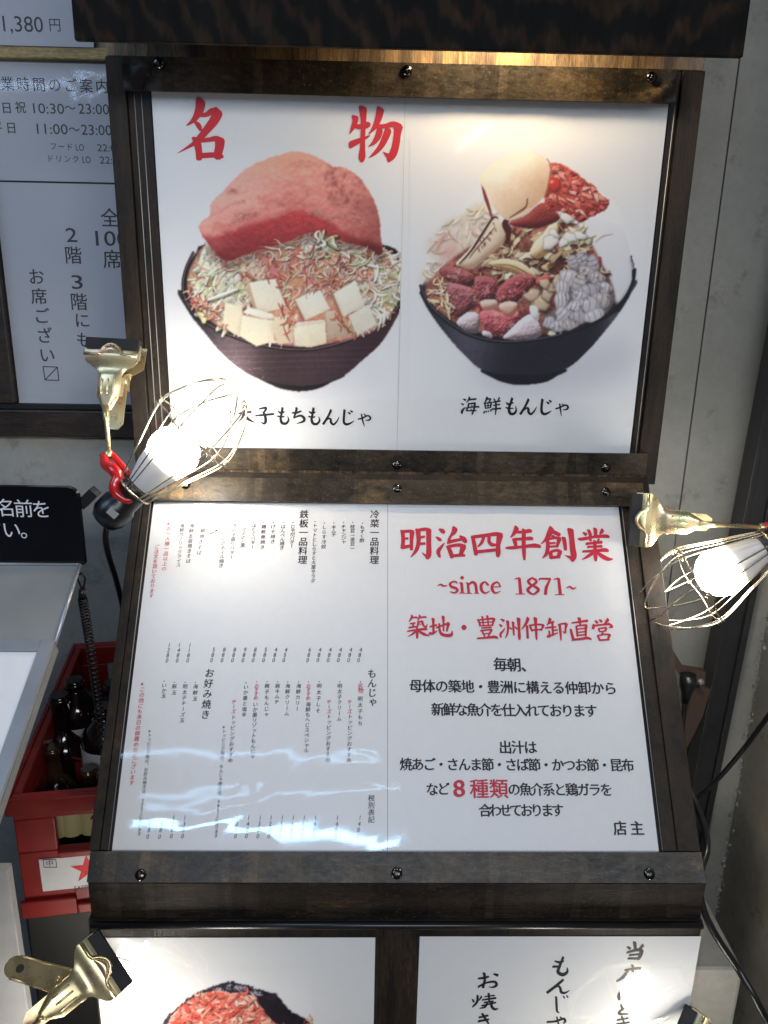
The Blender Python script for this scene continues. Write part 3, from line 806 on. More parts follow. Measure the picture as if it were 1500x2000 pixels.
    def face(s, poly, c0, c1, ang, tex=.02, soft=.7):
        m = s.mask(poly, soft, False)
        P = np.array(poly)
        d = np.array([math.cos(ang), math.sin(ang)])
        t = (s.X*d[0]+s.Y*d[1])
        a, b = (P@d).min(), (P@d).max()
        t = np.clip((t-a)/(b-a), 0, 1)[..., None]
        c = np.array(c0)*(1-t)+np.array(c1)*t+(s.fbm(.8)*tex)[..., None]
        s.over(m, np.clip(c, 0, 1))
    def build(s, name, plane, parent, u0, u1, off=.0002):
        s.im = np.stack([s.blur(s.im[..., k], .75) for k in range(3)], -1)
        lin = np.where(s.im <= .04045, s.im/12.92, ((np.clip(s.im, 0, 1)+.055)/1.055)**2.4)
        lin = np.clip(lin, .004, .85)
        d = _fw + _r2*((s.X-750)/FPX)[..., None] - _u2*((s.Y-1000)/FPX)[..., None]
        o = plane.o+plane.N*off
        t = ((o-CAM)@plane.N)/(d@plane.N)
        P = (CAM+d*t[..., None]).reshape(-1, 3)
        pl = np.zeros(3)
        if parent is not None:
            pl = np.array(parent.location)
        me = bpy.data.meshes.new(name)
        n = s.w*s.h
        inside = (((P-plane.o) @ plane.U) > u0) & (((P-plane.o) @ plane.U) < u1)
        idx = np.arange(n).reshape(s.h, s.w)
        q = np.stack([idx[1:, :-1], idx[1:, 1:], idx[:-1, 1:], idx[:-1, :-1]], -1).reshape(-1, 4)
        q = q[inside[q].all(1)]
        me.vertices.add(n)
        me.vertices.foreach_set('co', (P-pl).astype(np.float32).ravel())
        me.loops.add(len(q)*4)
        me.loops.foreach_set('vertex_index', q.astype(np.int32).ravel())
        me.polygons.add(len(q))
        me.polygons.foreach_set('loop_start', (np.arange(len(q))*4).astype(np.int32))
        me.update(calc_edges=True)
        me.validate()
        at = me.attributes.new('print', 'FLOAT_COLOR', 'POINT')
        at.data.foreach_set('color', np.concatenate([lin.reshape(-1, 3), np.ones((n, 1))], 1).astype(np.float32).ravel())
        me.materials.append(M['print'])
        ob = bpy.data.objects.new(name, me)
        COL.objects.link(ob)
        ob.parent = parent
        return ob

def Z(pts, sc, x0, y0):
    return [(x0+x/sc, y0+y/sc) for x, y in pts]
def paint_roe():
    p = Print(303, 286, 783.5, 780, 1.45, 3)
    z = lambda pts: Z(pts, 3, 300, 280)
    # soft printed shadow, bowl body, foot
    sh = p.mask(z([(560,1300),(1250,1240),(1300,1420),(900,1500),(560,1440)]), 14)
    p.mulm(sh*.16, (.80, .80, .86))
    body = p.mask(z([(165,860),(200,980),(300,1110),(400,1230),(520,1330),(640,1385),(860,1420),(1080,1380),(1230,1265),(1340,1160),(1430,1010),(1460,940),(1460,800),(1000,1100),(600,1100)]))
    foot = p.mask(z([(620,1350),(700,1420),(800,1448),(870,1453),(960,1438),(1040,1400),(1100,1350)]))
    p.over(foot, (.10, .065, .075))
    g = np.clip((p.X-360)/420, 0, 1)
    v = np.clip((p.Y-600)/150, 0, 1)
    band = np.exp(-((g-.22)/.12)**2)*.26+np.exp(-((g-.62)/.2)**2)*.09
    col = np.stack([.165+.11*(1-v)*g+band, .105+.05*(1-v)+band*.9, .12+.05*(1-v)+band*.92], -1)
    col = col*(1+.05*p.fbm(.6)[..., None]) + (.05*np.clip(np.sin(p.Y*.55+g*6), 0, 1)*np.exp(-((p.Y-700)/30)**2))[..., None]
    p.over(body, np.clip(col, 0, 1))
    inner = p.mask(z([(172,830),(190,740),(250,640),(330,590),(900,560),(1370,600),(1440,700),(1460,900),(1340,1040),(1130,1150),(900,1205),(680,1190),(450,1120),(250,1010),(190,930)]))
    p.over(inner, (.10, .06, .07))
    rim = z([(232,640),(190,730),(170,830),(190,930),(250,1015),(350,1082),(480,1140),(640,1187),(800,1210),(960,1205),(1130,1160),(1290,1090),(1400,1000),(1460,920)])
    p.strand(rim, 2.6, (.16, .10, .12), .1, False)
    p.strand([(x+.6, y-1.2) for x, y in rim], .8, (.55, .45, .47), 0, False)
    # cabbage, fried bits, small shrimp
    veg = p.mask(z([(200,790),(235,690),(300,600),(420,620),(700,540),(1000,520),(1330,620),(1400,650),(1450,720),(1460,860),(1400,980),(1300,1090),(1130,1150),(900,1190),(650,1165),(420,1090),(290,1010),(215,930)]), 2)
    base = np.stack([.74+.09*p.fbm(1), .54+.09*p.fbm(1), .40+.07*p.fbm(1)], -1)
    p.over(veg, np.clip(base, 0, 1))
    G = [(.86,.86,.66), (.90,.90,.74), (.80,.82,.56), (.93,.91,.81)]
    Wt = [(.93,.89,.80), (.90,.82,.72), (.95,.92,.86)]
    Pk = [(.90,.62,.50), (.86,.52,.40), (.93,.76,.65), (.78,.42,.34), (.68,.30,.23)]
    left = veg*p.mask(z([(250,960),(270,640),(420,560),(600,700),(640,900),(420,1120),(250,1060)]), 6)
    right = veg*p.mask(z([(700,500),(1000,500),(1450,620),(1460,1000),(1280,1100),(1150,800),(900,640)]), 6)
    p.shreds(veg, 170, Pk+Wt, (1.2, 3.4), (8, 28), .5, .2)
    p.shreds(left, 90, [(.89,.88,.72),(.92,.90,.77),(.86,.85,.62),(.93,.90,.80)], (3.2, 8.5), (20, 50), .3, .18, 2.0)
    p.shreds(left, 60, G+Wt+Pk[:2], (1.4, 3.4), (14, 40), .35, .18, 2.2)
    p.shreds(right, 60, Wt+G, (2.6, 6.5), (14, 34), .45, .15)
    p.shreds(right, 110, Wt+Wt+G+Pk[:3], (1.2, 3.2), (12, 36), .45, .2)
    p.shreds(veg, 80, Pk+Wt+Wt, (1.0, 2.4), (8, 26), .5, .2)
    lowl = veg*p.mask(z([(160,800),(260,880),(400,1000),(420,1100),(200,1000)]), 4)
    p.shreds(lowl, 60, Pk+Wt[:1], (1.0, 2.6), (8, 22), .9)
    mid = p.mask(z([(520,720),(900,640),(1180,700),(1200,820),(900,930),(600,900)]), 6)*veg
    p.over(mid*.35, (.62, .30, .22))
    p.shreds(mid, 120, [(.80,.46,.36), (.68,.30,.22), (.88,.62,.50), (.94,.82,.70), (.90,.74,.62)], (1.0, 3.0), (10, 30), .5, .3)
    for q in range(9):          # curled shrimp
        x, y = p.rng.uniform(640, 730), p.rng.uniform(500, 555)
        a = p.rng.rand()*6
        p.strand([(x+11*math.cos(a+t), y+8*math.sin(a+t)) for t in (0, .9, 1.8, 2.7, 3.6)], 2.6, (.86, .58, .48), .4)
    p.shreds(right, 26, Wt, (1.6, 3.4), (16, 36), .4)
    vm_ = np.clip(p.blur(veg, 2), 0, 1)[..., None]
    p.im = p.im*(1-vm_)+np.clip(p.im, 0, 1)**.72*vm_
    # mentaiko mound
    top = [(270,500),(282,460),(330,420),(340,345),(400,285),(480,200),(560,135),(650,92),(740,58),(830,50),(930,68),(1010,108),(1045,142),(1110,140),(1190,188),(1245,250),(1290,330),(1325,430),(1335,540),(1352,625),(1325,655),(1240,610),(1150,592),(1050,560),(960,532),(880,535),(780,575),(640,620),(540,660),(460,692),(400,678),(340,625),(300,560)]
    wob = (p.fbm(1.3)*1.5, p.fbm(1.3)*1.5)
    m = p.mask(z(top), .9, True, wob)
    p.mulm(np.clip(p.blur(p.mask(z([(x, y+45) for x, y in top]), 1), 6)*veg, 0, 1)*.55, (.45, .32, .30))
    h = p.blur(m, 42)
    gr = p.fbm(.55)
    gm = p.fbm(1.15)
    gy, gx = np.gradient(p.blur(h+gm*.012, 2.5), p.step)
    lit = np.clip(.55+(gx*.35+gy*.9)*34, 0, 1)
    fine = np.gradient(p.blur(gr, 1.3), p.step)[0]
    f2 = np.gradient(p.blur(p.fbm(.25), 1.0), p.step)[0]
    f2 /= f2.std()
    f3 = np.gradient(p.blur(p.fbm(.8), 2.4), p.step)[0]
    f3 /= f3.std()
    lit = np.clip(lit+fine*.07+gm*.06+f2*.026+f3*.045, 0, 1)[..., None]
    c = np.array((.80,.37,.35))*(1-lit)+np.array((1.0,.76,.68))*lit
    warmt = np.exp(-(((p.X-540)/90)**2+((p.Y-312)/28)**2))[..., None]
    c = c*(1-warmt*.45)+np.array((.97,.68,.52))*warmt*.45
    g4 = p.fbm(1.25)
    pale = np.clip((g4-.2)*.9, 0, 1)[..., None]*.34
    c = c*(1-pale)+np.array((1.0, .80, .73))*pale
    for ln_, wd_, k_ in (([(1010,108),(1035,150),(1030,200),(1060,240),(1120,300),(1130,340),(1075,350)], 3.5, .30), ([(700,430),(760,400),(850,350),(900,300),(880,260)], 4, .12), ([(330,420),(400,400),(470,360),(540,350)], 4, .16), ([(350,520),(450,470),(560,430),(640,400)], 4, .12), ([(800,120),(900,110),(980,130)], 4, .14), ([(1160,400),(1200,330),(1230,280)], 4, .16)):
        L_ = np.array(smooth_path([(x, y, 0) for x, y in z(ln_)], 8))[:, :2]
        dd = np.full(p.X.shape, 1e9)
        for q_ in L_:
            dd = np.minimum(dd, np.hypot(p.X-q_[0]+g4*2.0, p.Y-q_[1]+gm*2.0))
        e_ = np.exp(-(dd/wd_)**2)*k_*np.clip(.8+.6*gr*.3+.4*gm, 0, 1.5)
        c = c*(1-np.clip(e_, 0, .6)[..., None]*np.array((.6, 1.0, 1.0)))
        e2_ = np.exp(-((dd-wd_*1.6)/wd_)**2)*k_*.5*np.clip(.6+gm, 0, 1.2)
        c = c*(1-e2_[..., None])+np.array((1.0, .82, .75))*e2_[..., None]
    # fold: the underside is smoother and deeper red
    und = m*p.mask(z([(270,520),(330,545),(430,520),(560,475),(690,430),(800,402),(900,398),(980,425),(1060,470),(1130,520),(1240,560),(1400,620),(1400,700),(240,760),(240,520)]), 4)
    c2 = np.array((.70,.25,.25))*(1+.05*gr[..., None]+.025*f2[..., None]+.03*f3[..., None])*(1.12-.42*np.clip((p.Y[..., None]-425)/80, 0, 1))
    c2 = c2 + .10*np.exp(-((p.X-420)/35)**2-((p.Y-475)/14)**2)[..., None]
    c = c*(1-und[..., None])+c2*und[..., None]
    eg = np.clip(p.blur(und, 2.2)*(1-und)*2.2, 0, 1)*m*np.clip(.7+.5*gm, 0, 1.3)
    c = c*(1-.5*eg[..., None])+np.array((1.0,.80,.72))*.5*eg[..., None]
    # right flank in half shadow
    rt = np.clip((p.X-660)/80, 0, 1)*np.clip((p.Y-345)/60, 0, 1)
    c = c*(1-.30*rt[..., None]*np.array((.8, 1.1, 1.1)))
    # hollows and crumbly ridges
    for (x, y, rx, ry, k) in ((475,425,26,11,.34),(452,374,12,7,.26),(430,440,16,9,.22),(560,398,20,5,.18),(660,400,14,6,.22),(655,355,9,16,.25),(590,325,24,4,.14),(700,400,12,18,.16)):
        e = np.exp(-((p.X-x)/rx)**2-((p.Y-y)/ry)**2)*np.clip(.8+.5*gm, 0, 1.6)
        c = c*(1-np.clip(e*k, 0, .6)[..., None]*np.array((.75, 1.05, 1.05)))
    p.over(m, np.clip(c, 0, 1))
    crest = z([(900,385),(960,400),(1040,440),(1100,420),(1160,400),(1240,470)])
    for k in range(90):
        i = p.rng.randint(len(crest)-1)
        t = p.rng.rand()
        x = crest[i][0]*(1-t)+crest[i+1][0]*t+p.rng.randn()*7
        y = crest[i][1]*(1-t)+crest[i+1][1]*t+p.rng.randn()*5
        p.grain(x, y, p.rng.uniform(1.5, 3.6), (.90, .58, .52), m*.75)
    for k in range(110):
        x, y = 300+p.rng.uniform(1000, 1240)/3, 280+p.rng.uniform(120, 330)/3
        p.grain(x, y, p.rng.uniform(1.8, 4.8), [(.92, .60, .52), (.68, .30, .29), (.88, .52, .46)][k % 3], m*.6)
    p.shreds(p.mask(z([(900,560),(1020,540),(1100,600),(940,640)]), 2), 12, G+Wt, (2, 4.5), (14, 26), .5)
    p.shreds(p.mask(z([(560,660),(800,560),(1000,620),(1300,640),(1200,720),(800,700)]), 3), 46, Wt+G+Pk, (1.0, 2.2), (12, 30), .6)
    # mochi cubes: light top, front and side faces
    cubes = [([(545,820),(570,812),(610,1000),(590,985)], (.86,.77,.64), (.78,.66,.53)), ([(560,815),(712,792),(778,960),(612,1002)], (.96,.93,.86), (.90,.85,.76)),
      ([(825,915),(968,846),(1036,970),(886,1040)], (.96,.94,.88), (.91,.87,.79)), ([(820,915),(830,920),(888,1040),(868,1030)], (.68,.52,.40), (.58,.42,.32)),
      ([(1050,882),(1183,800),(1240,955),(1106,1017)], (.96,.94,.88), (.90,.87,.79)), ([(1040,885),(1052,882),(1107,1017),(1092,1008)], (.66,.50,.40), (.58,.42,.33)),
      ([(1005,985),(1060,978),(1155,1112),(1018,1152)], (.86,.80,.70), (.74,.64,.54)), ([(1140,1010),(1258,942),(1310,1060),(1192,1128)], (.92,.90,.84), (.87,.83,.76)),
      ([(420,930),(520,960),(528,1085),(505,1135),(400,1075)], (.95,.92,.82), (.90,.85,.72)), ([(520,990),(640,1030),(712,1028),(700,1000),(560,960)], (.97,.95,.89), (.94,.91,.83)),
      ([(520,1005),(640,1030),(712,1035),(705,1160),(602,1190),(505,1130)], (.96,.93,.84), (.91,.86,.75)), ([(708,1018),(848,1000),(818,1170),(728,1177),(700,1100)], (.92,.86,.76), (.85,.76,.65)),
      ([(815,1052),(1000,1032),(1012,1060),(830,1078)], (.95,.92,.83), (.93,.89,.80)), ([(818,1075),(1005,1050),(1014,1170),(922,1196),(828,1186)], (.95,.92,.83), (.90,.84,.73))]
    for P, a, b in cubes:
        q = z(P)
        mm = p.mask(q, 2.5, False)
        p.mulm(np.clip(p.blur(mm, 4), 0, 1)*.35, (.55, .40, .36))
        p.face(q, a, b, 1.35, .012, .9)
    p.shreds(p.mask(z([(770,880),(840,1000),(800,1130),(760,1120),(740,1000)]), 2), 26, Pk, (1.0, 2.0), (10, 26), .3, .3, 1.5)
    p.shreds(p.mask(z([(1040,1000),(1140,1040),(1190,1130),(1150,1140)]), 2), 14, Pk[2:], (1.0, 1.9), (10, 24), .3, .3, 1.0)
    p.shreds(p.mask(z([(560,780),(900,880),(1180,780),(1050,720),(700,760)]), 3), 44, Pk+Wt, (1.0, 2.2), (10, 28), .6)
    p.strand(z([(320,918),(400,890),(490,855)]), 4, (.95, .93, .86), .4)
    p.shreds(lowl, 20, Pk, (1.0, 2.2), (8, 20), .8)
    return p
def paint_seafood():
    p = Print(800, 268, 1262, 780, 1.45, 11)
    z = lambda pts: Z(pts, 3, 780, 260)
    sh = p.mask(z([(420,1330),(700,1400),(1150,1250),(1330,1200),(1340,1420),(1000,1500),(560,1490)]), 22)
    p.mulm(sh*.38, (.72, .70, .78))
    body = p.mask(z([(135,920),(150,1000),(205,1090),(290,1200),(400,1320),(500,1392),(700,1420),(950,1392),(1090,1290),(1200,1165),(1290,1050),(1350,950),(1372,860),(1000,1000),(400,1000)]))
    foot = p.mask(z([(495,1380),(560,1440),(640,1468),(720,1476),(850,1460),(920,1425),(960,1380)]))
    p.over(foot, (.085, .08, .10))
    g = np.clip((p.X-825)/410, 0, 1)
    v = np.clip((p.Y-600)/150, 0, 1)
    band = np.exp(-((g-.22)/.13)**2)*.24*(1-.5*v)+np.exp(-((g-.93)/.07)**2)*.18
    col = np.stack([.135+band, .125+band, .165+band*1.05], -1)*(1+.05*p.fbm(.6)[..., None])
    p.over(body, np.clip(col, 0, 1))
    inner = p.mask(z([(130,900),(250,760),(600,640),(1000,640),(1330,720),(1378,820),(1350,930),(1230,1060),(1100,1130),(950,1180),(800,1210),(650,1225),(520,1212),(400,1178),(300,1118),(200,1040),(150,970)]))
    p.over(inner, (.09, .055, .06))
    rim = z([(125,895),(150,970),(205,1042),(300,1120),(400,1180),(520,1214),(650,1226),(800,1212),(950,1182),(1100,1132),(1230,1062),(1320,970),(1366,880),(1380,800)])
    # pale, almost bleached parts of the print: squid on the right, scallop and foam on the left
    pale = p.mask(z([(1090,510),(1180,490),(1300,540),(1340,650),(1365,760),(1372,850),(1340,930),(1275,1000),(1240,880),(1200,800),(1120,700)]), 3)
    p.blob(pale, (.72,.72,.75), (.87,.87,.88), (.93,.93,.94), 22, 12)
    p.strand(z([(1150,640),(1190,605),(1250,592)]), 1.6, (.70, .62, .58), 0)
    foam = p.mask(z([(130,880),(165,760),(175,600),(240,540),(330,480),(440,420),(520,430),(560,500),(470,640),(350,780),(240,830)]), 5, True, (p.fbm(1.2)*4, p.fbm(1.2)*4))
    f1 = p.fbm(1.1)
    fc = np.clip(np.stack([.86+.03*f1, .80+.05*f1, .73+.06*f1], -1), 0, 1)
    p.over(foam*.85, fc)
    p.shreds(foam, 36, [(.93,.88,.80), (.90,.80,.72), (.86,.66,.60), (.92,.86,.70)], (2, 5), (14, 40), .4, .12, 2.2)
    pk = foam*np.exp(-((p.X-880)/22)**2-((p.Y-495)/22)**2)
    p.over(pk*.5, (.80, .50, .47))
    # ground of the filling
    fill = p.mask(z([(150,930),(250,790),(420,660),(620,560),(760,520),(1000,520),(1120,640),(1200,800),(1260,950),(1200,1050),(1000,1140),(700,1200),(450,1160),(280,1080)]), 2)
    p.over(fill, np.clip(np.stack([.52+.12*f1, .28+.07*f1, .22+.06*f1], -1), 0, 1))
    Cr = [(.90,.80,.62), (.86,.72,.52), (.94,.88,.74), (.78,.62,.44), (.92,.86,.70)]
    Dk = [(.30,.10,.09), (.42,.14,.12), (.22,.08,.07)]
    Rd = [(.62,.17,.16), (.55,.13,.14), (.70,.25,.22)]
    p.shreds(fill, 90, Dk+Rd+Cr[:2], (1.6, 4), (10, 30), .6)
    midm = p.mask(z([(600,600),(780,520),(1060,500),(1120,650),(1080,800),(900,860),(640,880),(520,800)]), 3)
    for (x, y) in sorted(p.inside(midm, 58), key=lambda q: q[1]):
        p.chunk(x, y, p.rng.uniform(6, 17), p.rng.uniform(4, 9), p.rng.uniform(-.9, .5), np.array(Cr[p.rng.randint(5)])*p.rng.uniform(.75, 1.03), .2, .6, .28, None, .06, .5)
    p.shreds(midm, 60, Cr+Dk+[(.55,.40,.24)], (1, 2.6), (10, 30), .6)
    # long clam in the middle
    p.blob(p.mask(z([(520,765),(600,735),(700,750),(770,800),(805,850),(770,868),(690,830),(600,800)]), .8), (.52,.36,.22), (.86,.74,.52), (.95,.88,.72), 7, 16, .5)
    p.strand(z([(560,770),(650,775),(740,815),(790,850)]), 1.2, (.45, .28, .18), 0)
    p.blob(p.mask(z([(765,690),(790,640),(840,590),(890,520),(925,530),(930,600),(880,690),(820,735),(770,720)]), .8), (.56,.40,.25), (.90,.80,.60), (.96,.92,.80), 8, 16, .5)
    for q in ((905,590,12,8,.8), (880,640,18,12,-.9), (985,490,14,13,.3), (1000,610,16,10,.2), (960,640,10,8,0), (1060,600,12,8,.4)):
        x, y = z([q[:2]])[0]
        p.chunk(x, y, q[2], q[3], q[4], (.90, .89, .86), .1, .4, .2, None, .08, .3)
    # squid strip with dark stripes
    st = p.mask(z([(330,765),(400,690),(470,600),(545,490),(600,520),(622,600),(600,655),(500,740),(430,795),(380,790)]), .8)
    p.blob(st, (.66,.52,.42), (.88,.80,.68), (.95,.91,.82), 7, 13, .4)
    p.strand(z([(352,765),(420,690),(480,600),(545,500),(575,495)]), 2.6, (.26, .10, .09), .2)
    p.strand(z([(410,735),(450,680),(520,600),(560,550)]), 1.4, (.40, .20, .15), 0)
    for k in range(16):
        t = p.rng.rand()
        x, y = z([(440+120*t+p.rng.randn()*14, 700-150*t+p.rng.randn()*14)])[0]
        p.chunk(x, y, 1.8, 1.1, -.9, (.38, .18, .14), 0, .2, .2, st)
    p.strand(z([(540,490),(520,420),(500,360),(485,300)]), 3.4, (.46, .11, .10), .3)
    p.strand(z([(630,640),(640,580),(620,530),(640,500)]), 7, (.22, .07, .06), .2)
    # dark red meat beneath the scallop, chopped tuna on the right
    dk = p.mask(z([(640,530),(740,480),(830,410),(900,440),(940,500),(860,545),(760,560)]), 1)
    p.blob(dk, (.24,.06,.06), (.46,.13,.12), (.62,.24,.20), 7, 16, 1)
    tuna = p.mask(z([(865,200),(905,180),(960,190),(1040,230),(1085,275),(1140,310),(1185,360),(1228,392),(1215,440),(1150,480),(1095,505),(1050,525),(1000,480),(940,455),(870,450),(850,380),(862,290)]), .8, True, (p.fbm(1.2)*1.4, p.fbm(1.2)*1.4))
    p.blob(tuna, (.42,.10,.09), (.70,.22,.19), (.86,.42,.36), 13, 16, 2.2, .9)
    for (x, y) in sorted(p.inside(tuna, 80), key=lambda q: q[1]):
        c = [(.84,.34,.30), (.76,.26,.22), (.90,.52,.45), (.60,.16,.13), (.93,.66,.58)][p.rng.randint(5)]
        p.chunk(x, y, p.rng.uniform(4, 12), p.rng.uniform(2.5, 5), p.rng.uniform(-.4, 1.2), c, .25, .5, .3, tuna, .12, .45)
    x, y = z([(905,300)])[0]
    p.chunk(x, y, 14, 14, 0, (.72,.16,.13), .3, .4, .1, None, .45, .3)
    # scallop dome
    sc = p.mask(z([(478,300),(468,262),(500,215),(545,180),(640,130),(755,108),(820,125),(855,155),(882,205),(872,285),(845,375),(765,448),(700,490),(640,512),(590,480),(545,425),(520,360)]), .9)
    h = p.blur(sc, 26)
    gy, gx = np.gradient(h, p.step)
    l = np.clip(.60+(gx*.6+gy*.8)*38+.06*f1, 0, 1)[..., None]
    p.over(sc, np.clip(np.array((.78,.60,.45))*(1-l)+np.array((.98,.93,.84))*l, 0, 1))
    p.strand(z([(865,150),(888,200),(876,285),(850,375)]), 1.6, (.62, .34, .24), 0)
    p.strand(z([(648,495),(700,462),(742,430),(750,385)]), 2.2, (.40, .26, .18), 0)
    p.strand(z([(655,505),(715,478),(765,440)]), 1.6, (.93, .86, .74), .2)
    # tuna cubes and octopus in front left
    def meat(poly, c, g=1.0):
        mm = p.mask(z(poly), .8)
        p.mulm(np.clip(p.blur(mm, 4), 0, 1)*.4, (.4, .25, .25))
        p.blob(mm, tuple(np.array(c)*.40), c, tuple(np.clip(np.array(c)*1.15+.16, 0, 1)), 7, 16, g*2.4, 1.0)
        gl = np.clip(p.blur(np.clip(p.fbm(.9)-1.25, 0, 1), .8)*1.6, 0, .55)*mm
        p.over(gl, (.86, .72, .70))
        vn = np.clip(1-np.abs(p.fbm(1.25))*6, 0, 1)*mm
        p.over(vn*.28, (.84, .62, .60))
    meat([(240,790),(300,780),(420,820),(440,880),(380,905),(290,870),(255,840)], (.46,.17,.16))
    meat([(262,890),(330,880),(440,920),(455,985),(400,1050),(340,1080),(290,1010)], (.55,.25,.27))
    meat([(440,850),(500,835),(565,870),(570,975),(500,990),(462,960)], (.50,.19,.20))
    meat([(570,930),(620,870),(700,825),(780,830),(795,870),(740,960),(650,1010),(585,1000)], (.52,.17,.18))
    meat([(805,850),(870,830),(895,860),(850,900),(810,890)], (.66,.16,.14))
    for (x, y) in ((735,840),(690,880),(650,930),(290,840),(610,960),(520,930)):
        x, y = z([(x, y)])[0]
        p.chunk(x, y, 4.5, 3.6, .3, (.78,.40,.38), .2, .3, .2, None, .3, .3)
    meat([(335,1110),(400,1050),(460,1060),(470,1120),(455,1172),(390,1165)], (.80,.68,.70), .5)
    meat([(470,1055),(540,1035),(600,1050),(690,1040),(700,1100),(650,1170),(600,1185),(520,1170)], (.72,.28,.30))
    meat([(610,1205),(640,1160),(740,1070),(790,1075),(830,1150),(810,1200),(700,1212)], (.84,.75,.78), .4)
    meat([(485,1160),(530,1165),(545,1200),(495,1190)], (.82,.74,.76), .3)
    p.blob(p.mask(z([(585,1005),(640,985),(690,1000),(680,1055),(640,1080),(600,1050)]), .8), (.60,.34,.26), (.86,.68,.58), (.95,.86,.78), 5, 14, .5)
    p.blob(p.mask(z([(475,985),(560,975),(570,1020),(500,1040)]), .8), (.62,.40,.34), (.86,.70,.60), (.94,.84,.76), 5, 14, .5)
    # shells in front centre
    for q in ((780,950,16,13,.3),(830,1000,18,14,.9),(870,940,12,16,.2),(900,900,14,10,-.6),(850,880,12,9,.3),(930,860,16,8,-.7)):
        x, y = z([q[:2]])[0]
        p.chunk(x, y, q[2], q[3], q[4], (.80,.68,.55), .2, .55, .22, None, .1, .5)
    p.blob(p.mask(z([(765,1012),(805,1020),(820,1080),(800,1100),(770,1065)]), .7), (.70,.68,.64), (.90,.90,.88), (.95,.95,.95), 4, 12)
    x, y = z([(895,1172)])[0]
    p.chunk(x, y, 9, 6, .1, (.90, .86, .70), .1, .4, .15)
    p.shreds(p.mask(z([(150,880),(260,850),(290,960),(300,1060),(220,1030)]), 2), 26, Cr+[(.84,.52,.40)], (1.4, 3.4), (10, 26), .5)
    # grey raw shrimp: segmented bodies
    sm = p.mask(z([(930,880),(1000,800),(1010,730),(1090,700),(1150,760),(1190,840),(1240,900),(1250,1000),(1180,1080),(1090,1110),(1000,1150),(920,1160),(850,1140),(840,1080),(920,1020)]), 2)
    p.over(sm, (.40, .36, .37))
    for (x, y, rx, ry, a) in ((1020,760,17,12,1.2),(1075,745,17,13,1.0),(1135,770,19,13,1.3),(1100,820,20,14,.7),(1000,850,24,17,.4),(1050,880,22,15,1.9),(1160,850,18,13,.3),(955,910,14,19,.1),(950,980,15,21,0),(1200,910,17,13,.2),(1110,920,26,14,-.2),(1060,960,18,14,.5),(1180,980,22,17,.3),(1110,1010,26,18,.1),(1020,1030,16,20,.5),(960,1070,20,17,.8),(1050,1080,22,15,0),(1140,1070,24,13,-.3),(880,1110,14,12,.3),(930,1130,17,13,0),(1000,1120,18,12,-.3)):
        x, y = z([(x, y)])[0]
        c = np.array([(.76,.73,.75), (.68,.65,.68), (.80,.77,.78), (.72,.67,.67)][p.rng.randint(4)])
        p.chunk(x, y, rx*.95, ry*.95, a, c, .14, .40, .10, None, .10, .28)
        for k in range(3):
            t = (k-1)*.5
            ux, uy = math.cos(a), math.sin(a)
            p.strand([(x+ux*rx*t-uy*ry*.8*q+ux*2*(1-q*q), y+uy*rx*t+ux*ry*.8*q+uy*2*(1-q*q)) for q in (-1, 0, 1)], .9, c*.62, .1)
    for k in range(40):
        x, y = p.inside(sm, 1)[0]
        p.chunk(x, y, 2.2, .8, p.rng.rand()*3, (.25,.24,.28), 0, .2, .2, sm)
    fm_ = p.mask(z([(130,900),(250,600),(480,300),(700,90),(900,180),(1240,390),(1330,560),(1378,820),(1230,1060),(950,1182),(650,1226),(300,1118)]), 3)[..., None]
    p.im = p.im*(1-fm_)+np.clip(p.im, 0, 1)**.80*fm_
    p.strand(z([(940,1180),(1020,1165),(1100,1135),(1180,1095)]), 2.0, (.55, .16, .13), 0)
    p.strand(rim, 3.0, (.11, .10, .13), .1, False)
    p.strand([(x+.8, y-1.3) for x, y in rim[:9]], .8, (.42, .41, .46), 0, False)
    p.over(p.mask(z([(1355,720),(1362,720),(1368,760),(1358,745)]), .5, False), (.1,.1,.12))
    p.over(p.mask(z([(1365,800),(1380,795),(1380,870),(1362,845)]), .5, False), (.1,.1,.12))
    p.over(p.mask(z([(1285,1000),(1350,935),(1345,960),(1290,1045),(1240,1062)]), .8, False), (.09,.085,.11))
    return p
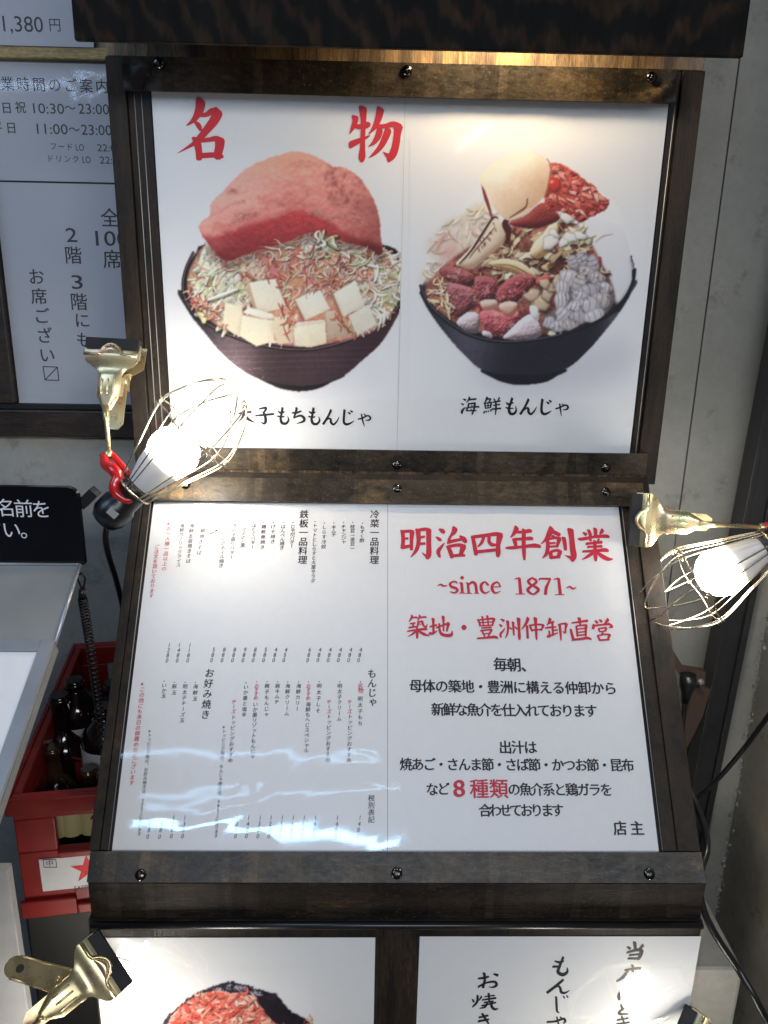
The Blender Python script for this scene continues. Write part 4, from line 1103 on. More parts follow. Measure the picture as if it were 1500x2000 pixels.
def paint_crab():
    p = Print(292, 1896, 612, 2096, 1.3, 5)
    z = lambda pts: Z(pts, 3.19, 290, 1900)
    f1 = p.fbm(1.0)
    wob = (p.fbm(1.2)*2.2, p.fbm(1.2)*2.2)
    nori = p.mask(z([(60,420),(100,290),(180,205),(260,150),(350,105),(440,82),(520,62),(600,80),(655,100),(740,118),(800,150),(850,215),(920,260),(1000,315),(1010,420),(1000,620),(100,620)]), .8, True, wob)
    c = np.clip(np.stack([.13+.05*f1, .09+.04*f1, .15+.05*f1], -1), .03, 1)
    hl = p.mask(z([(420,110),(520,80),(620,95),(700,128),(690,150),(560,115),(450,130)]), 1, True, wob)*np.clip(.5+f1, 0, 1)
    p.over(nori, c)
    p.over(hl*.8, (.78, .80, .86))
    meat = p.mask(z([(90,420),(140,270),(220,195),(330,130),(430,120),(520,130),(600,130),(660,160),(720,215),(760,255),(800,300),(850,330),(930,420),(930,620),(90,620)]), .8, True, wob)
    p.blob(meat, (.72,.22,.20), (.92,.44,.38), (.97,.74,.66), 14, 14, 2.5, .9)
    Rs = [(.97,.62,.54), (.93,.42,.36), (.97,.76,.68), (.88,.30,.27), (.98,.84,.77), (.90,.38,.30)]
    for (x, y) in sorted(p.inside(meat, 230), key=lambda q: q[1]):
        p.chunk(x, y, p.rng.uniform(4, 13), p.rng.uniform(2.2, 5), p.rng.uniform(-1.0, 1.0), Rs[p.rng.randint(6)], .22, .45, .35, meat, .08, .35)
    p.shreds(meat, 90, Rs, (1.2, 3), (12, 30), .6, .3)
    for P in ([(660,150),(760,190),(830,300),(800,330),(720,250)], [(820,280),(900,300),(960,420),(880,400)]):
        p.over(p.mask(z(P), .9, True, wob), (.11, .08, .12))
    p.shreds(p.mask(z([(930,260),(1040,280),(1100,420),(1000,420)]), 3), 16, [(.90,.66,.52), (.92,.82,.60), (.86,.40,.30)], (1, 2.4), (8, 22), .6, .1)
    return p

# ================================================================ the place: ground, walls
g = MB(); g.box((-6, -8, -.06), (6, 3, 0))
gr = build('ground', g, M['ground']); gr['kind'] = 'structure'
XSEAM = PY(1340, 900, YW)[0]
w = MB(); w.box((-3, YW, .0), (XSEAM-.0012, YW+.12, 3.0))
tag(build('back_wall', w, M['wall']), 'grey painted wall behind the notices and the menu stand', 'wall')
w = MB(); w.box((XSEAM+.0012, YW, .0), (1.4, YW+.12, 3.0)); w.box((XSEAM-.0012, YW+.02, .0), (XSEAM+.0012, YW+.1, 3.0))
tag(build('end_wall', w, M['wall']), 'grey painted wall panel beyond the dark seam, beside the steel post', 'wall')
# steel post and the concrete on the right
yp = .10
xa, xb = PY(1410, 1240, yp)[0], PY(1464, 1200, yp)[0]
post = thing('steel_post', ((xa+xb)/2, yp, 0), 'dark upright steel post beside the rough concrete', 'post')
w = MB(); w.box((xa+.008, yp, 0), (xb-.006, yp+.05, 2.6)); build('web', w, M['darksteel'], post, .001)
w = MB(); w.box((xa, yp-.004, 0), (xa+.008, yp+.03, 2.6)); build('flange', w, M['darksteel'], post, .001)
w = MB(); w.box((xb-.006, yp-.006, 0), (xb+.004, yp+.04, 2.6)); build('flange', w, M['darksteel'], post, .001)
post.rotation_euler[1] = .032
post.location[0] -= .030
yc = .12
xe = PY(1488, 1270, yc)[0]
w = MB(); w.box((xb+.004, yc, 0), (xe+.03, YW, 2.6))
tag(build('concrete_pillar', w, M['smooth_concrete'], None, .003), 'narrow smooth concrete pillar between steel post and rough concrete wall', 'pillar')
sw = thing('concrete_side_wall', (xe+.1, -.3, 0), 'rough stained concrete wall at the right edge, facing the stand', 'wall')
w = MB(); w.box((xe, -.45, 0), (xe+.25, yc, 2.6)); build('face', w, M['concrete'], sw)
rs = np.random.RandomState(2)
w = MB()
for z in np.arange(.05, 1.75, .0012):
    if rs.rand() < .35+.35*math.sin(z*23)+.2*math.sin(z*71):
        continue
    c = np.array((xe-.001+rs.randn()*.0035, yc-.003+rs.randn()*.004, z))
    rr = .0012+.0038*rs.rand()**3
    ax_ = rs.randn(3, 3); ax_ /= np.linalg.norm(ax_, axis=1)[:, None]
    P6 = [c+ax_[0]*rr, c-ax_[0]*rr, c+ax_[1]*rr*.8, c-ax_[1]*rr*.8, c+ax_[2]*rr*1.3, c-ax_[2]*rr*1.3]
    w.add(P6, [(0, 2, 4), (2, 1, 4), (1, 3, 4), (3, 0, 4), (2, 0, 5), (1, 2, 5), (3, 1, 5), (0, 3, 5)])
build('chipped_edge', w, M['smooth_concrete'], sw)
# low concrete block on the ground at the right
q0 = PZ(1440, 1868, ZO-.66); q1 = PZ(1385, 1895, ZO-.66)
w = MB(); w.box((.30, q1[1], .0), (q0[0], q1[1]+.16, ZO-.66))
tag(build('concrete_block', w, M['smooth_concrete'], None, .006), 'pale concrete block standing low beside the rough concrete wall', 'block')

# ================================================================ the overhanging board
yo = -.12
l, r = PY(145, 78, yo), PY(1452, 112, yo)
zb = (l[2]+r[2])/2
can = thing('overhanging_board', (0, yo, zb), 'charred black timber board overhanging the top of the menu stand', 'board')
w = MB(); w.box((l[0], yo, zb), (r[0], yo+.008, zb+.42)); build('front_board', w, M['canopy'], can, .0015)
w = MB(); w.box((l[0]+.001, yo+.0085, zb+.07), (l[0]+.02, YW-.003, zb+.42)); build('side_board', w, M['canopy'], can, .001)
w = MB(); w.box((r[0]-.02, yo+.0085, zb+.07), (r[0]-.001, YW-.003, zb+.42)); build('side_board', w, M['canopy'], can, .001)
w = MB(); w.box((l[0]+.0205, yo+.0085, zb+.30), (r[0]-.0205, YW-.003, zb+.32)); build('roof_board', w, M['canopy'], can)
warm((.106, -.062, zb+.105), 5.2)

# ================================================================ the menu stand
st = thing('menu_stand', (0, .04, 0), 'dark burnt timber menu stand with sloping desk and screwed strips', 'menu stand')
XL, XR = -.348, .334
w = MB(); w.box((XL, .0135, ZO-.043), (XR, .032, ZO+.52)); build('back_board', w, M['board'], st, .001)
w = MB(); w.box((XL+.001, -.001, ZO+.4478), (XR-.001, .013, ZO+.51)); build('top_rail', w, M['ledge'], st, .001)
for a, b, c in ((XL, -.327, -.005), (.3085, XR, -.005)):
    w = MB(); w.box((a, c, ZO-.043), (b, .013, ZO+.4472)); build('side_rail', w, M['board'], st, .0012)
for a, b in ((-.3265, -.3005), (.2985, .308)):
    w = MB(); w.box((a, -.0005, ZO-.001), (b, .013, ZO+.4472)); build('inner_rail', w, M['board'], st, .0008)
w = MB(); w.box((-.3265, .002, ZO-.0425), (.308, .013, ZO-.0015)); build('bottom_rail', w, M['board_h'], st, .0008)
def strip(name, pl, u0, u1, v0, v1, n0=.0062, n1=.0095, ends=False):
    """thin screwed cover strip; at the ends of the top one the sheet metal is bent and dented"""
    mb = MB()
    n = 60
    for i in range(n+1):
        pass
    us = np.linspace(u0, u1, n+1)
    vsn = np.linspace(v0, v1, 7)
    top = []
    for u in us:
        for v in vsn:
            d = .0004*math.sin(u*31+v*50)+.0003*math.sin(u*77)
            if ends:
                for (eu, ev, s, k) in ((u0+.016, v0+.012, .55, .010), (u1-.018, v0+.006, -.6, .011), (u1-.006, v1-.008, .3, .006), (u0+.004, v1-.01, .3, .006)):
                    a = (u-eu)-s*(v-ev)
                    d += k*math.exp(-(a/.0035)**2)*math.exp(-((v-ev)/.016)**2) - .5*k*math.exp(-((a-.007)/.004)**2)*math.exp(-((v-ev)/.016)**2)
            top.append(pl.at(u, v, n1+d))
    m = len(vsn)
    fs = [(i*m+j, (i+1)*m+j, (i+1)*m+j+1, i*m+j+1) for i in range(n) for j in range(m-1)]
    mb.add(top, fs, True)
    ring = [i*m for i in range(n+1)]+[n*m+j for j in range(1, m)]+[i*m+m-1 for i in range(n-1, -1, -1)]+[j for j in range(m-2, 0, -1)]
    tp = [top[i] for i in ring]
    bt = [p - pl.N*((p-pl.o) @ pl.N - n0) for p in tp]
    k = len(tp)
    mb.add(tp+bt, [(i, (i+1) % k, k+(i+1) % k, k+i) for i in range(k)])
    return build(name, mb, M['strip'], st)
strip('cover_strip', UP, -.3272, .3015, .4118, .4468, ends=True)
strip('cover_strip', UP, -.3255, .3185, -.0285, -.0005)
strip('cover_strip', SLANT, -.3305, .3170, .0012, .0335)
strip('cover_strip', SLANT, -.3300, .3280, -.4365, -.4062)
# clear covers
w = MB(); w.pbox(UP, -.318, .3035, -.022, .436, .0034, .0056); build('clear_cover', w, M['acrylic'], st)
ufold = SLANT.uv(SLANT.hit(757, 1300))[0]
w = MB(); w.pbox(SLANT, -.3130, ufold+.018, -.430, .026, .0032, .0040); build('clear_cover', w, M['sleeve'], st)
w = MB(); w.pbox(SLANT, ufold+.0185, .2880, -.430, .026, .0032, .0040); build('clear_cover', w, M['acrylic'], st)
for pl_, us_, v0_, v1_, o_ in ((UP, (-.3175, -.3095, .3030), -.0005, .411, .0058), (SLANT, (-.3126, .2876), -.405, .0008, .0043)):
    for u_ in us_:
        w = MB(); w.tube([pl_.at(u_, v0_, o_), pl_.at(u_, v1_, o_)], .0005, 6); build('edge_highlight', w, M['tray'], st)  # grey rods standing in for highlights on the clear covers' edges
# sloping desk
w = MB(); w.pbox(SLANT, -.3335, .3290, -.4362, .0465, -.022, -.0008); build('desk_board', w, M['board'], st, .001)
for a, b in ((-.3335, -.3226), (-.3222, -.3135), (.2885, .3040), (.3044, .3290)):
    w = MB(); w.pbox(SLANT, a, b, -.4055, .0008, -.0004, .0034 if a in (-.3222, .2885) else .0052); build('desk_rail', w, M['board'], st, .0008)
w = MB(); w.box((XL+.012, -.0135, ZO-.0445), (XR-.012, .013, ZO-.0435+.0005)); build('ledge_board', w, M['edgewood'], st)
# frayed plywood edge under the upper strip
rs = np.random.RandomState(5)
w = MB()
x = -.318
while x < .315:
    dx = .0012+.002*rs.rand()
    w.box((x, -.0072-.002*rs.rand(), ZO-.0428-.001*rs.rand()), (x+dx, .0018, ZO-.0292))
    x += dx+.0003
build('frayed_edge', w, M['edgewood'], st)
# apron, black bead, lower board
w = MB(); w.box((-.343, -.3115, ZO-.4598), (.329, -.296, ZO-.412)); build('apron_board', w, M['board_h'], st, .001)
w = MB(); w.tube([(-.3415, -.3175, ZO-.4628), (.329, -.3175, ZO-.4628)], .0042, 10); build('black_bead', w, M['blackplastic'], st)
w = MB(); w.box((-.3465, -.3135, ZO-1.06), (.331, -.296, ZO-.4602)); build('lower_board', w, M['board'], st, .001)
for xx in (-.325, .285):
    w = MB(); w.box((xx, .0325, 0), (xx+.03, .07, ZO+.5)); build('rear_leg', w, M['board'], st, .001)
for xx in (-.335, .295):
    w = MB(); w.box((xx, -.2955, 0), (xx+.03, -.262, ZO-.463)); build('front_leg', w, M['board'], st, .001)
def screw(pl, px, py, off):
    c = pl.hit(px, py, off)
    mb = MB()
    prof = [(0, .0060), (.0011, .0059), (.0026, .0048), (.0034, .0030), (.0036, .0013)]
    mb.lathe(c, pl.N, prof, 20)
    u, v = pl.uv(c)
    for a in (.4, .4+math.pi/2):
        d = np.array([math.cos(a), math.sin(a)])*.0026
        mb.tube([pl.at(u-d[0], v-d[1], off+.0034), pl.at(u+d[0], v+d[1], off+.0034)], .0005, 6)
    build('screw', mb, M['screw'], st)
for px, py in ((310, 124), (795, 138), (1272, 151)):
    screw(UP, px, py, .0096)
for px, py in ((775, 908), (1183, 914), (372, 897)):
    screw(UP, px, py, .0096)
for px, py in ((363, 947), (776, 954), (1183, 960)):
    screw(SLANT, px, py, .0096)
for px, py in ((275, 1709), (775, 1706), (1268, 1707)):
    screw(SLANT, px, py, .0096)

# ================================================================ sheets and their print
def sheet(name, pl, u0, u1, v0, v1, label, cat, n0=-.0004, n1=0.0, m='paper', group=None):
    t = thing(name, pl.at((u0+u1)/2, v0, n0), label, cat, group)
    mb = MB(); mb.pbox(pl, u0, u1, v0, v1, n0, n1)
    build('paper', mb, M[m], t)
    return t
uv = lambda pl, px, py: pl.uv(pl.hit(px, py))
uf = (uv(UP, 793, 188)[0]+uv(UP, 774, 876)[0])/2
tR = sheet('food_poster', UP, -.2990, uf-.0001, -.012, .420, 'food poster of pink cod roe heaped on a bowl with rice cake cubes', 'poster', .0006, .0012)
tS = sheet('food_poster', UP, uf+.0001, .2968, -.012, .420, 'food poster of scallop, tuna and shrimp heaped in a dark bowl', 'poster', .0003, .0009)
UPQ = Plane(UP.at(0, 0, .0012), UP.U, UP.V)
UPS = Plane(UP.at(0, 0, .0009), UP.U, UP.V)
paint_roe().build('bowl_picture', UPQ, tR, -.2988, uf-.0002)
paint_seafood().build('bowl_picture', UPS, tS, uf+.0002, .2966)
L = Letters(UPQ); brush_into(L, 'mei'); brush_into(L, 'butsu'); L.done('red_lettering', M['red'], tR)
L = Letters(UPQ); brush_into(L, 'roe', 1.22); L.done('caption_lettering', M['ink'], tR)
L = Letters(UPS); brush_into(L, 'seafood', 1.15); L.done('caption_lettering', M['ink'], tS)

tM = sheet('menu_sheet', SLANT, -.3098, ufold-.0002, -.420, .012, 'white menu sheet of small vertical dish names and prices', 'menu', .0006, .0012)
tN = sheet('message_sheet', SLANT, ufold+.0002, .2845, -.420, .012, 'white sheet with big crimson heading and centred black message', 'notice', .0003, .0009)
SLM = Plane(SLANT.at(0, 0, .0012), SLANT.U, SLANT.V)
SLN = Plane(SLANT.at(0, 0, .0009), SLANT.U, SLANT.V)
L = Letters(SLN)
for k in ('founded_a', 'founded_b', 'origin_a', 'origin_b', 'since'):
    brush_into(L, k)
L.run('8', 886, 907, 1540, 33, bold=.03)
L.line('種類', (936, 1541), (974, 1541), 36, bold=.022)
L.done('crimson_lettering', M['pinkred'], tN)
L = Letters(SLN)
kw = dict(bold=.030, shear=-.02)
L.line('毎朝、', (977, 1298), (1031, 1300), 27, **kw)
L.line('母体の築地・豊洲に構える仲卸から', (812, 1340), (1192, 1345), 25, **kw)
L.line('新鮮な魚介を仕入れております', (855, 1386), (1154, 1389), 25, **kw)
L.line('出汁は', (987, 1460), (1036, 1460), 25, **kw)
L.line('焼あご・さんま節・さば節・かつお節・昆布', (793, 1493), (1226, 1495), 24, **kw)
L.line('など', (844, 1542), (866, 1541), 24, **kw)
L.line('の魚介系と鶏ガラを', (1004, 1542), (1184, 1543), 24, **kw)
L.line('合わせております', (947, 1583), (1089, 1583), 24, **kw)
L.line('店主', (1211, 1618), (1244, 1618), 26, **kw)
L.done('message_lettering', M['ink'], tN)

L = Letters(SLM)
hd = dict(bold=.02, shear=.06, vert=True)
for t, a, b in (('冷菜一品料理', (732, 1005), (731, 1094)), ('鉄板一品料理', (594, 1005), (591, 1094)), ('御飯物', (418, 1004), (417, 1040)),
                ('もんじゃ', (726.5, 1316), (727, 1372)), ('お好み焼き', (409.3, 1315), (401.5, 1396))):
    L.line(t, a, b, 17.5, **hd)
L.done('heading_lettering', M['ink_brown'], tM)
L = Letters(SLM)
it = dict(bold=.012, shear=.10, vert=True, sx=1.06)
def col(text, a, b, px=8.9, dot=True, LL=None):
    LL = LL or L
    LL.line(text, a, b, px, **it)
    if dot:
        LL.line('・', (a[0], a[1]-8), (a[0], a[1]-8), px, **it)
for c in (('もずく酢', (707.6, 1030), (707, 1056)), ('枝豆(茶豆)', (688.5, 1029), (688.5, 1071)), ('チャンジャ', (670.8, 1029), (670.8, 1059)), ('キムチ', (652, 1030), (651.6, 1045)),
          ('しらす冷奴', (633.5, 1030), (632, 1068)), ('トマトとしらすと大葉サラダ', (615.4, 1027), (611, 1135)), ('じゃがバター', (572, 1029), (569.6, 1066)), ('はんぺん焼き', (553, 1029), (550.4, 1070)),
          ('げそ焼き', (533.6, 1029), (532.7, 1058)), ('鶏軟骨焼き', (515.3, 1029), (512.7, 1069)), ('ほたてバター', (495.7, 1027), (493, 1068)), ('ツマミのど黒', (477.5, 1027), (474, 1066)),
          ('きの子盛りバター', (458, 1027), (452, 1088)), ('にんにくのホイル焼き', (439, 1027), (432, 1105)), ('海鮮焼きそば', (398, 1026), (389, 1080)), ('海鮮五目焼きそば', (375, 1027), (368, 1096)),
          ('海鮮ガーリックライス', (356, 1027), (348.4, 1104)),
          ('明太子クリーム', (663.5, 1340), (662.4, 1404)), ('明太子しそ', (623.4, 1340), (621, 1388)), ('海鮮カリー', (583.5, 1340), (580.3, 1384)), ('海鮮クリーム', (562, 1340), (560, 1394)),
          ('豚キムチ', (542.3, 1340), (540.4, 1371)), ('親子もんじゃ', (521.6, 1340), (520, 1396)), ('いか墨と塩辛', (480.5, 1342), (476.6, 1396)),
          ('海鮮玉', (382, 1341), (381, 1365)), ('明太子チーズ玉', (361.6, 1341), (355.7, 1407)), ('豚玉', (340.7, 1341), (340, 1353)), ('いか玉', (320.6, 1339), (319.7, 1359))):
    col(*c)
for c in (('明太子もち', (703.4, 1365), (703.4, 1413)), ('トッピングおすすめ', (683.7, 1400), (681.6, 1485)), ('トッピングおすすめ', (642.6, 1400), (640, 1484)),
          ('海鮮もへじスペシャル', (602, 1376), (597.8, 1466)), ('いか墨リゾットもんじゃ', (498.8, 1376), (493.2, 1478)), ('トッピングおすすめ', (456, 1401), (450, 1485))):
    col(*c, 9.2, False)
col('※トッピング用の、もんじゃ焼きは、680～になります', (438.6, 1420), (422, 1633), 7.6, False)
col('※トッピング用の、お好み焼きは、680～になります', (293.4, 1428), (272, 1629), 7.6, False)
col('税別表記', (725.3, 1559), (725.3, 1601), 12, False)
def price(n, x, y0, y1, px=11.0):
    L.line(n, (x+2.2, y0), (x-2.2, y1), px, vert=True, bold=.0, shear=.14, sx=1.0)
for n, x in (('480', 702.5), ('480', 683), ('480', 663), ('480', 643), ('480', 623), ('680', 603), ('450', 556.6), ('480', 536.8), ('580', 517), ('880', 496.6), ('980', 476.7), ('880', 456.4), ('880', 436), ('580', 415.5)):
    price(n, x, 1269, 1289.5)
for n, x in (('1180', 369), ('1480', 348.5), ('1280', 328.5)):
    price(n, x, 1260, 1290)
for n, x in (('1480', 701), ('1480', 657), ('1480', 614), ('1680', 592), ('1680', 570.7), ('1580', 549.3), ('1280', 527.4), ('1380', 506), ('1480', 483.5), ('1280', 462), ('1380', 359), ('1380', 337)):
    price(n, x, 1597, 1633)
for n, x in (('880', 314), ('880', 291)):
    price(n, x, 1608, 1634)
L.done('dish_lettering', M['ink_brown'], tM)
L = Letters(SLM)
col('※お一人様一品以上の', (331, 1023), (320.7, 1111), 9.0, False)
col('ご注文を頂いております', (307, 1068), (295.5, 1164), 9.0, False)
col('※この他にも本日の御薦めなどございます', (279.7, 1336), (257.3, 1529), 9.6, False)
col('名物', (704, 1340), (704.4, 1349), 10.4)
for a, b in (((683, 1371), (682.7, 1390)), ((642.6, 1371), (642.6, 1390)), ((457, 1371), (456, 1390))):
    col('チーズ', a, b, 9.2, False)
col('おすすめ', (602.7, 1340), (602, 1364))
col('おすすめ', (501.3, 1340), (499.6, 1363.5))
L.done('red_lettering', M['pinkred'], tM)

# laminated sheets on the lowest board
def rrect(pl, u0, u1, v0, v1, r, n):
    out = []
    for cx, cy, a0 in ((u1-r, v1-r, 0), (u0+r, v1-r, 90), (u0+r, v0+r, 180), (u1-r, v0+r, 270)):
        for k in range(5):
            a = math.radians(a0+k*22.5)
            out.append(pl.at(cx+r*math.cos(a), cy+r*math.sin(a), n))
    return out
LOWB = Plane((0, -.3135, ZO), (1, 0, 0), (0, 0, 1))
def laminated(name, pl, u0, u1, v0, v1, label, cat, lam='laminate', group=None, margin=.0035, m='paper', n0=.0004):
    t = sheet(name, pl, u0, u1, v0, v1, label, cat, n0, n0+.0003, m, group)
    mb = MB(); mb.prism(rrect(pl, u0-margin, u1+margin, v0-margin, v1+margin, .006, n0+.0012), pl.N*.0003)
    build('lamination', mb, M[lam], t)
    return t
ua, va = uv(LOWB, 733, 1829); ub, vb = uv(LOWB, 820, 1827); uc, vc = uv(LOWB, 1370, 1822)
ul = uv(LOWB, 199, 2000)[0]
tC = laminated('laminated_poster', LOWB, ul, ua, va-.43, va-.001, 'laminated poster of pink crab meat on dark seaweed', 'poster')
tH = laminated('laminated_notice', LOWB, ub, uc, vb-.43, vb-.001, 'laminated white notice with large vertical brush writing', 'notice')
LQ = Plane(LOWB.at(0, 0, .0007), LOWB.U, LOWB.V)
paint_crab().build('food_picture', LQ, tC, ul, ua)
L = Letters(LQ, .0001); brush_into(L, 'house', 1.22); L.done('brush_lettering', M['ink'], tH)

# ================================================================ notices on the wall at the left
nb0 = WALL.hit(32, 787, .015); nbt = WALL.hit(100, 92, .015); nbb = WALL.hit(100, 852, .015); nin = WALL.hit(100, 789, .015); nyt = WALL.hit(100, 117, .015)
uR = -.30
nb = thing('notice_frame', WALL.at(nb0[0], nbb[2]-ZO, 0), 'dark wooden notice frame hanging on the wall, old yellow top rail', 'frame')
w = MB(); w.pbox(WALL, nb0[0]-.055, uR, nbb[2]-ZO+.004, nbt[2]-ZO-.002, .001, .008); build('backing', w, M['blackpaint'], nb)
def frame_rail(u0, u1, v0, v1, m):
    mb = MB(); mb.pbox(WALL, u0, u1, v0, v1, .002, .020)
    build('frame_rail', mb, M[m], nb, .002)
zi = nin[2]-ZO
frame_rail(nb0[0]-.055, uR, nbb[2]-ZO, zi-.009, 'noteframe')
w = MB(); w.pbox(WALL, nb0[0]-.055, uR, zi-.0085, zi, .0085, .014); build('inner_bead', w, M['blackpaint'], nb, .001)
frame_rail(nb0[0]-.055, nb0[0], zi+.0005, nyt[2]-ZO-.001, 'noteframe')
frame_rail(nb0[0]-.055, uR, nyt[2]-ZO, nbt[2]-ZO, 'oldwood')
WN = Plane(WALL.at(0, 0, .0085), WALL.U, WALL.V)
vmid = uv(WN, 100, 356)[1]
_vt = uv(WN, 100, 116)[1]; _vb = uv(WN, 100, 788)[1]
tO = laminated('hours_notice', WN, nb0[0]+.002-.0, uR, vmid+.0012, _vt, 'laminated white notice of opening hours, upper sheet in the dark wooden frame', 'notice', 'laminate_wavy', None, .0002, 'paper_shaded', .0003)
tP = laminated('seats_notice', WN, nb0[0]+.002, uR, _vb, vmid-.0012, 'white notice about upstairs seats, lower sheet in the dark wooden frame', 'notice', 'laminate', None, .0002, 'paper_shaded', .0003)
WO = Plane(WN.at(0, 0, .0006), WALL.U, WALL.V)
L = Letters(WO, .0001)
n_ = dict(bold=.011)
L.line('営業時間のご案内', (-16, 163), (199, 169), 25, **n_)
L.line('日祝', (13, 211), (40, 210), 21, **n_)
L.run('10:30', 65, 125, 212, 20); L.line('～', (137, 211), (137, 211), 22); L.run('23:00', 153, 213, 213, 20)
L.line('平日', (-6, 249), (22, 250), 21, **n_)
L.run('11:00', 72, 132, 252, 20); L.line('～', (145, 253), (145, 253), 22); L.run('23:00', 159, 218, 254, 20)
L.line('フード', (104, 286), (136, 287), 14); L.run('LO', 148, 164, 288, 13); L.run('22:00', 190, 236, 289, 14)
L.line('ドリンク', (98, 310), (148, 311), 14); L.run('LO', 161, 177, 312, 13); L.run('22:30', 195, 241, 313, 14)
L.done('hours_lettering', M['ink_soft'], tO)
L = Letters(WO, .0001)
n_ = dict(bold=.012, vert=True)
L.line('全', (214.6, 426), (214.6, 426), 35, **n_); L.run('100', 187, 251, 466, 29, bold=.008); L.line('席', (219, 507), (219, 507), 35, **n_)
L.run('2', 129, 150, 459, 27, bold=.008); L.line('階', (143, 499), (143, 499), 33, **n_); L.run('3', 140, 161, 551, 27, bold=.008); L.line('階', (154, 590), (154, 590), 33, **n_)
L.line('にも', (160.6, 626), (164, 664), 30, **n_)
L.line('お席ございます'[:5], (71, 541), (92, 694), 31, **n_)
for a, b in (((84, 716), (112, 717)), ((112, 717), (115, 743)), ((115, 743), (88, 742)), ((88, 742), (84, 716)), ((88, 742), (112, 717))):
    L.brush([[(a[0], a[1], 1.0), ((a[0]+b[0])/2, (a[1]+b[1])/2, 1.0), (b[0], b[1], 1.0)]], 1, 0, 0)
L.done('seats_lettering', M['ink_soft'], tP)
WPn = Plane(WALL.at(0, 0, .0205), WALL.U, WALL.V)
pu, pv = uv(WPn, 184, 93)
tQ = laminated('price_notice', WPn, pu-.55, pu, pv, pv+.35, 'white paper notice with a yen price above the yellow frame rail', 'notice', 'laminate', None, .002, 'paper_shaded', .0003)
L = Letters(Plane(WPn.at(0, 0, .0006), WALL.U, WALL.V), .0001)
L.run('1,380', 6, 84, 49.5, None); L.line('円', (107, 49), (107, 49), 24)
L.done('price_lettering', M['ink_soft'], tQ)

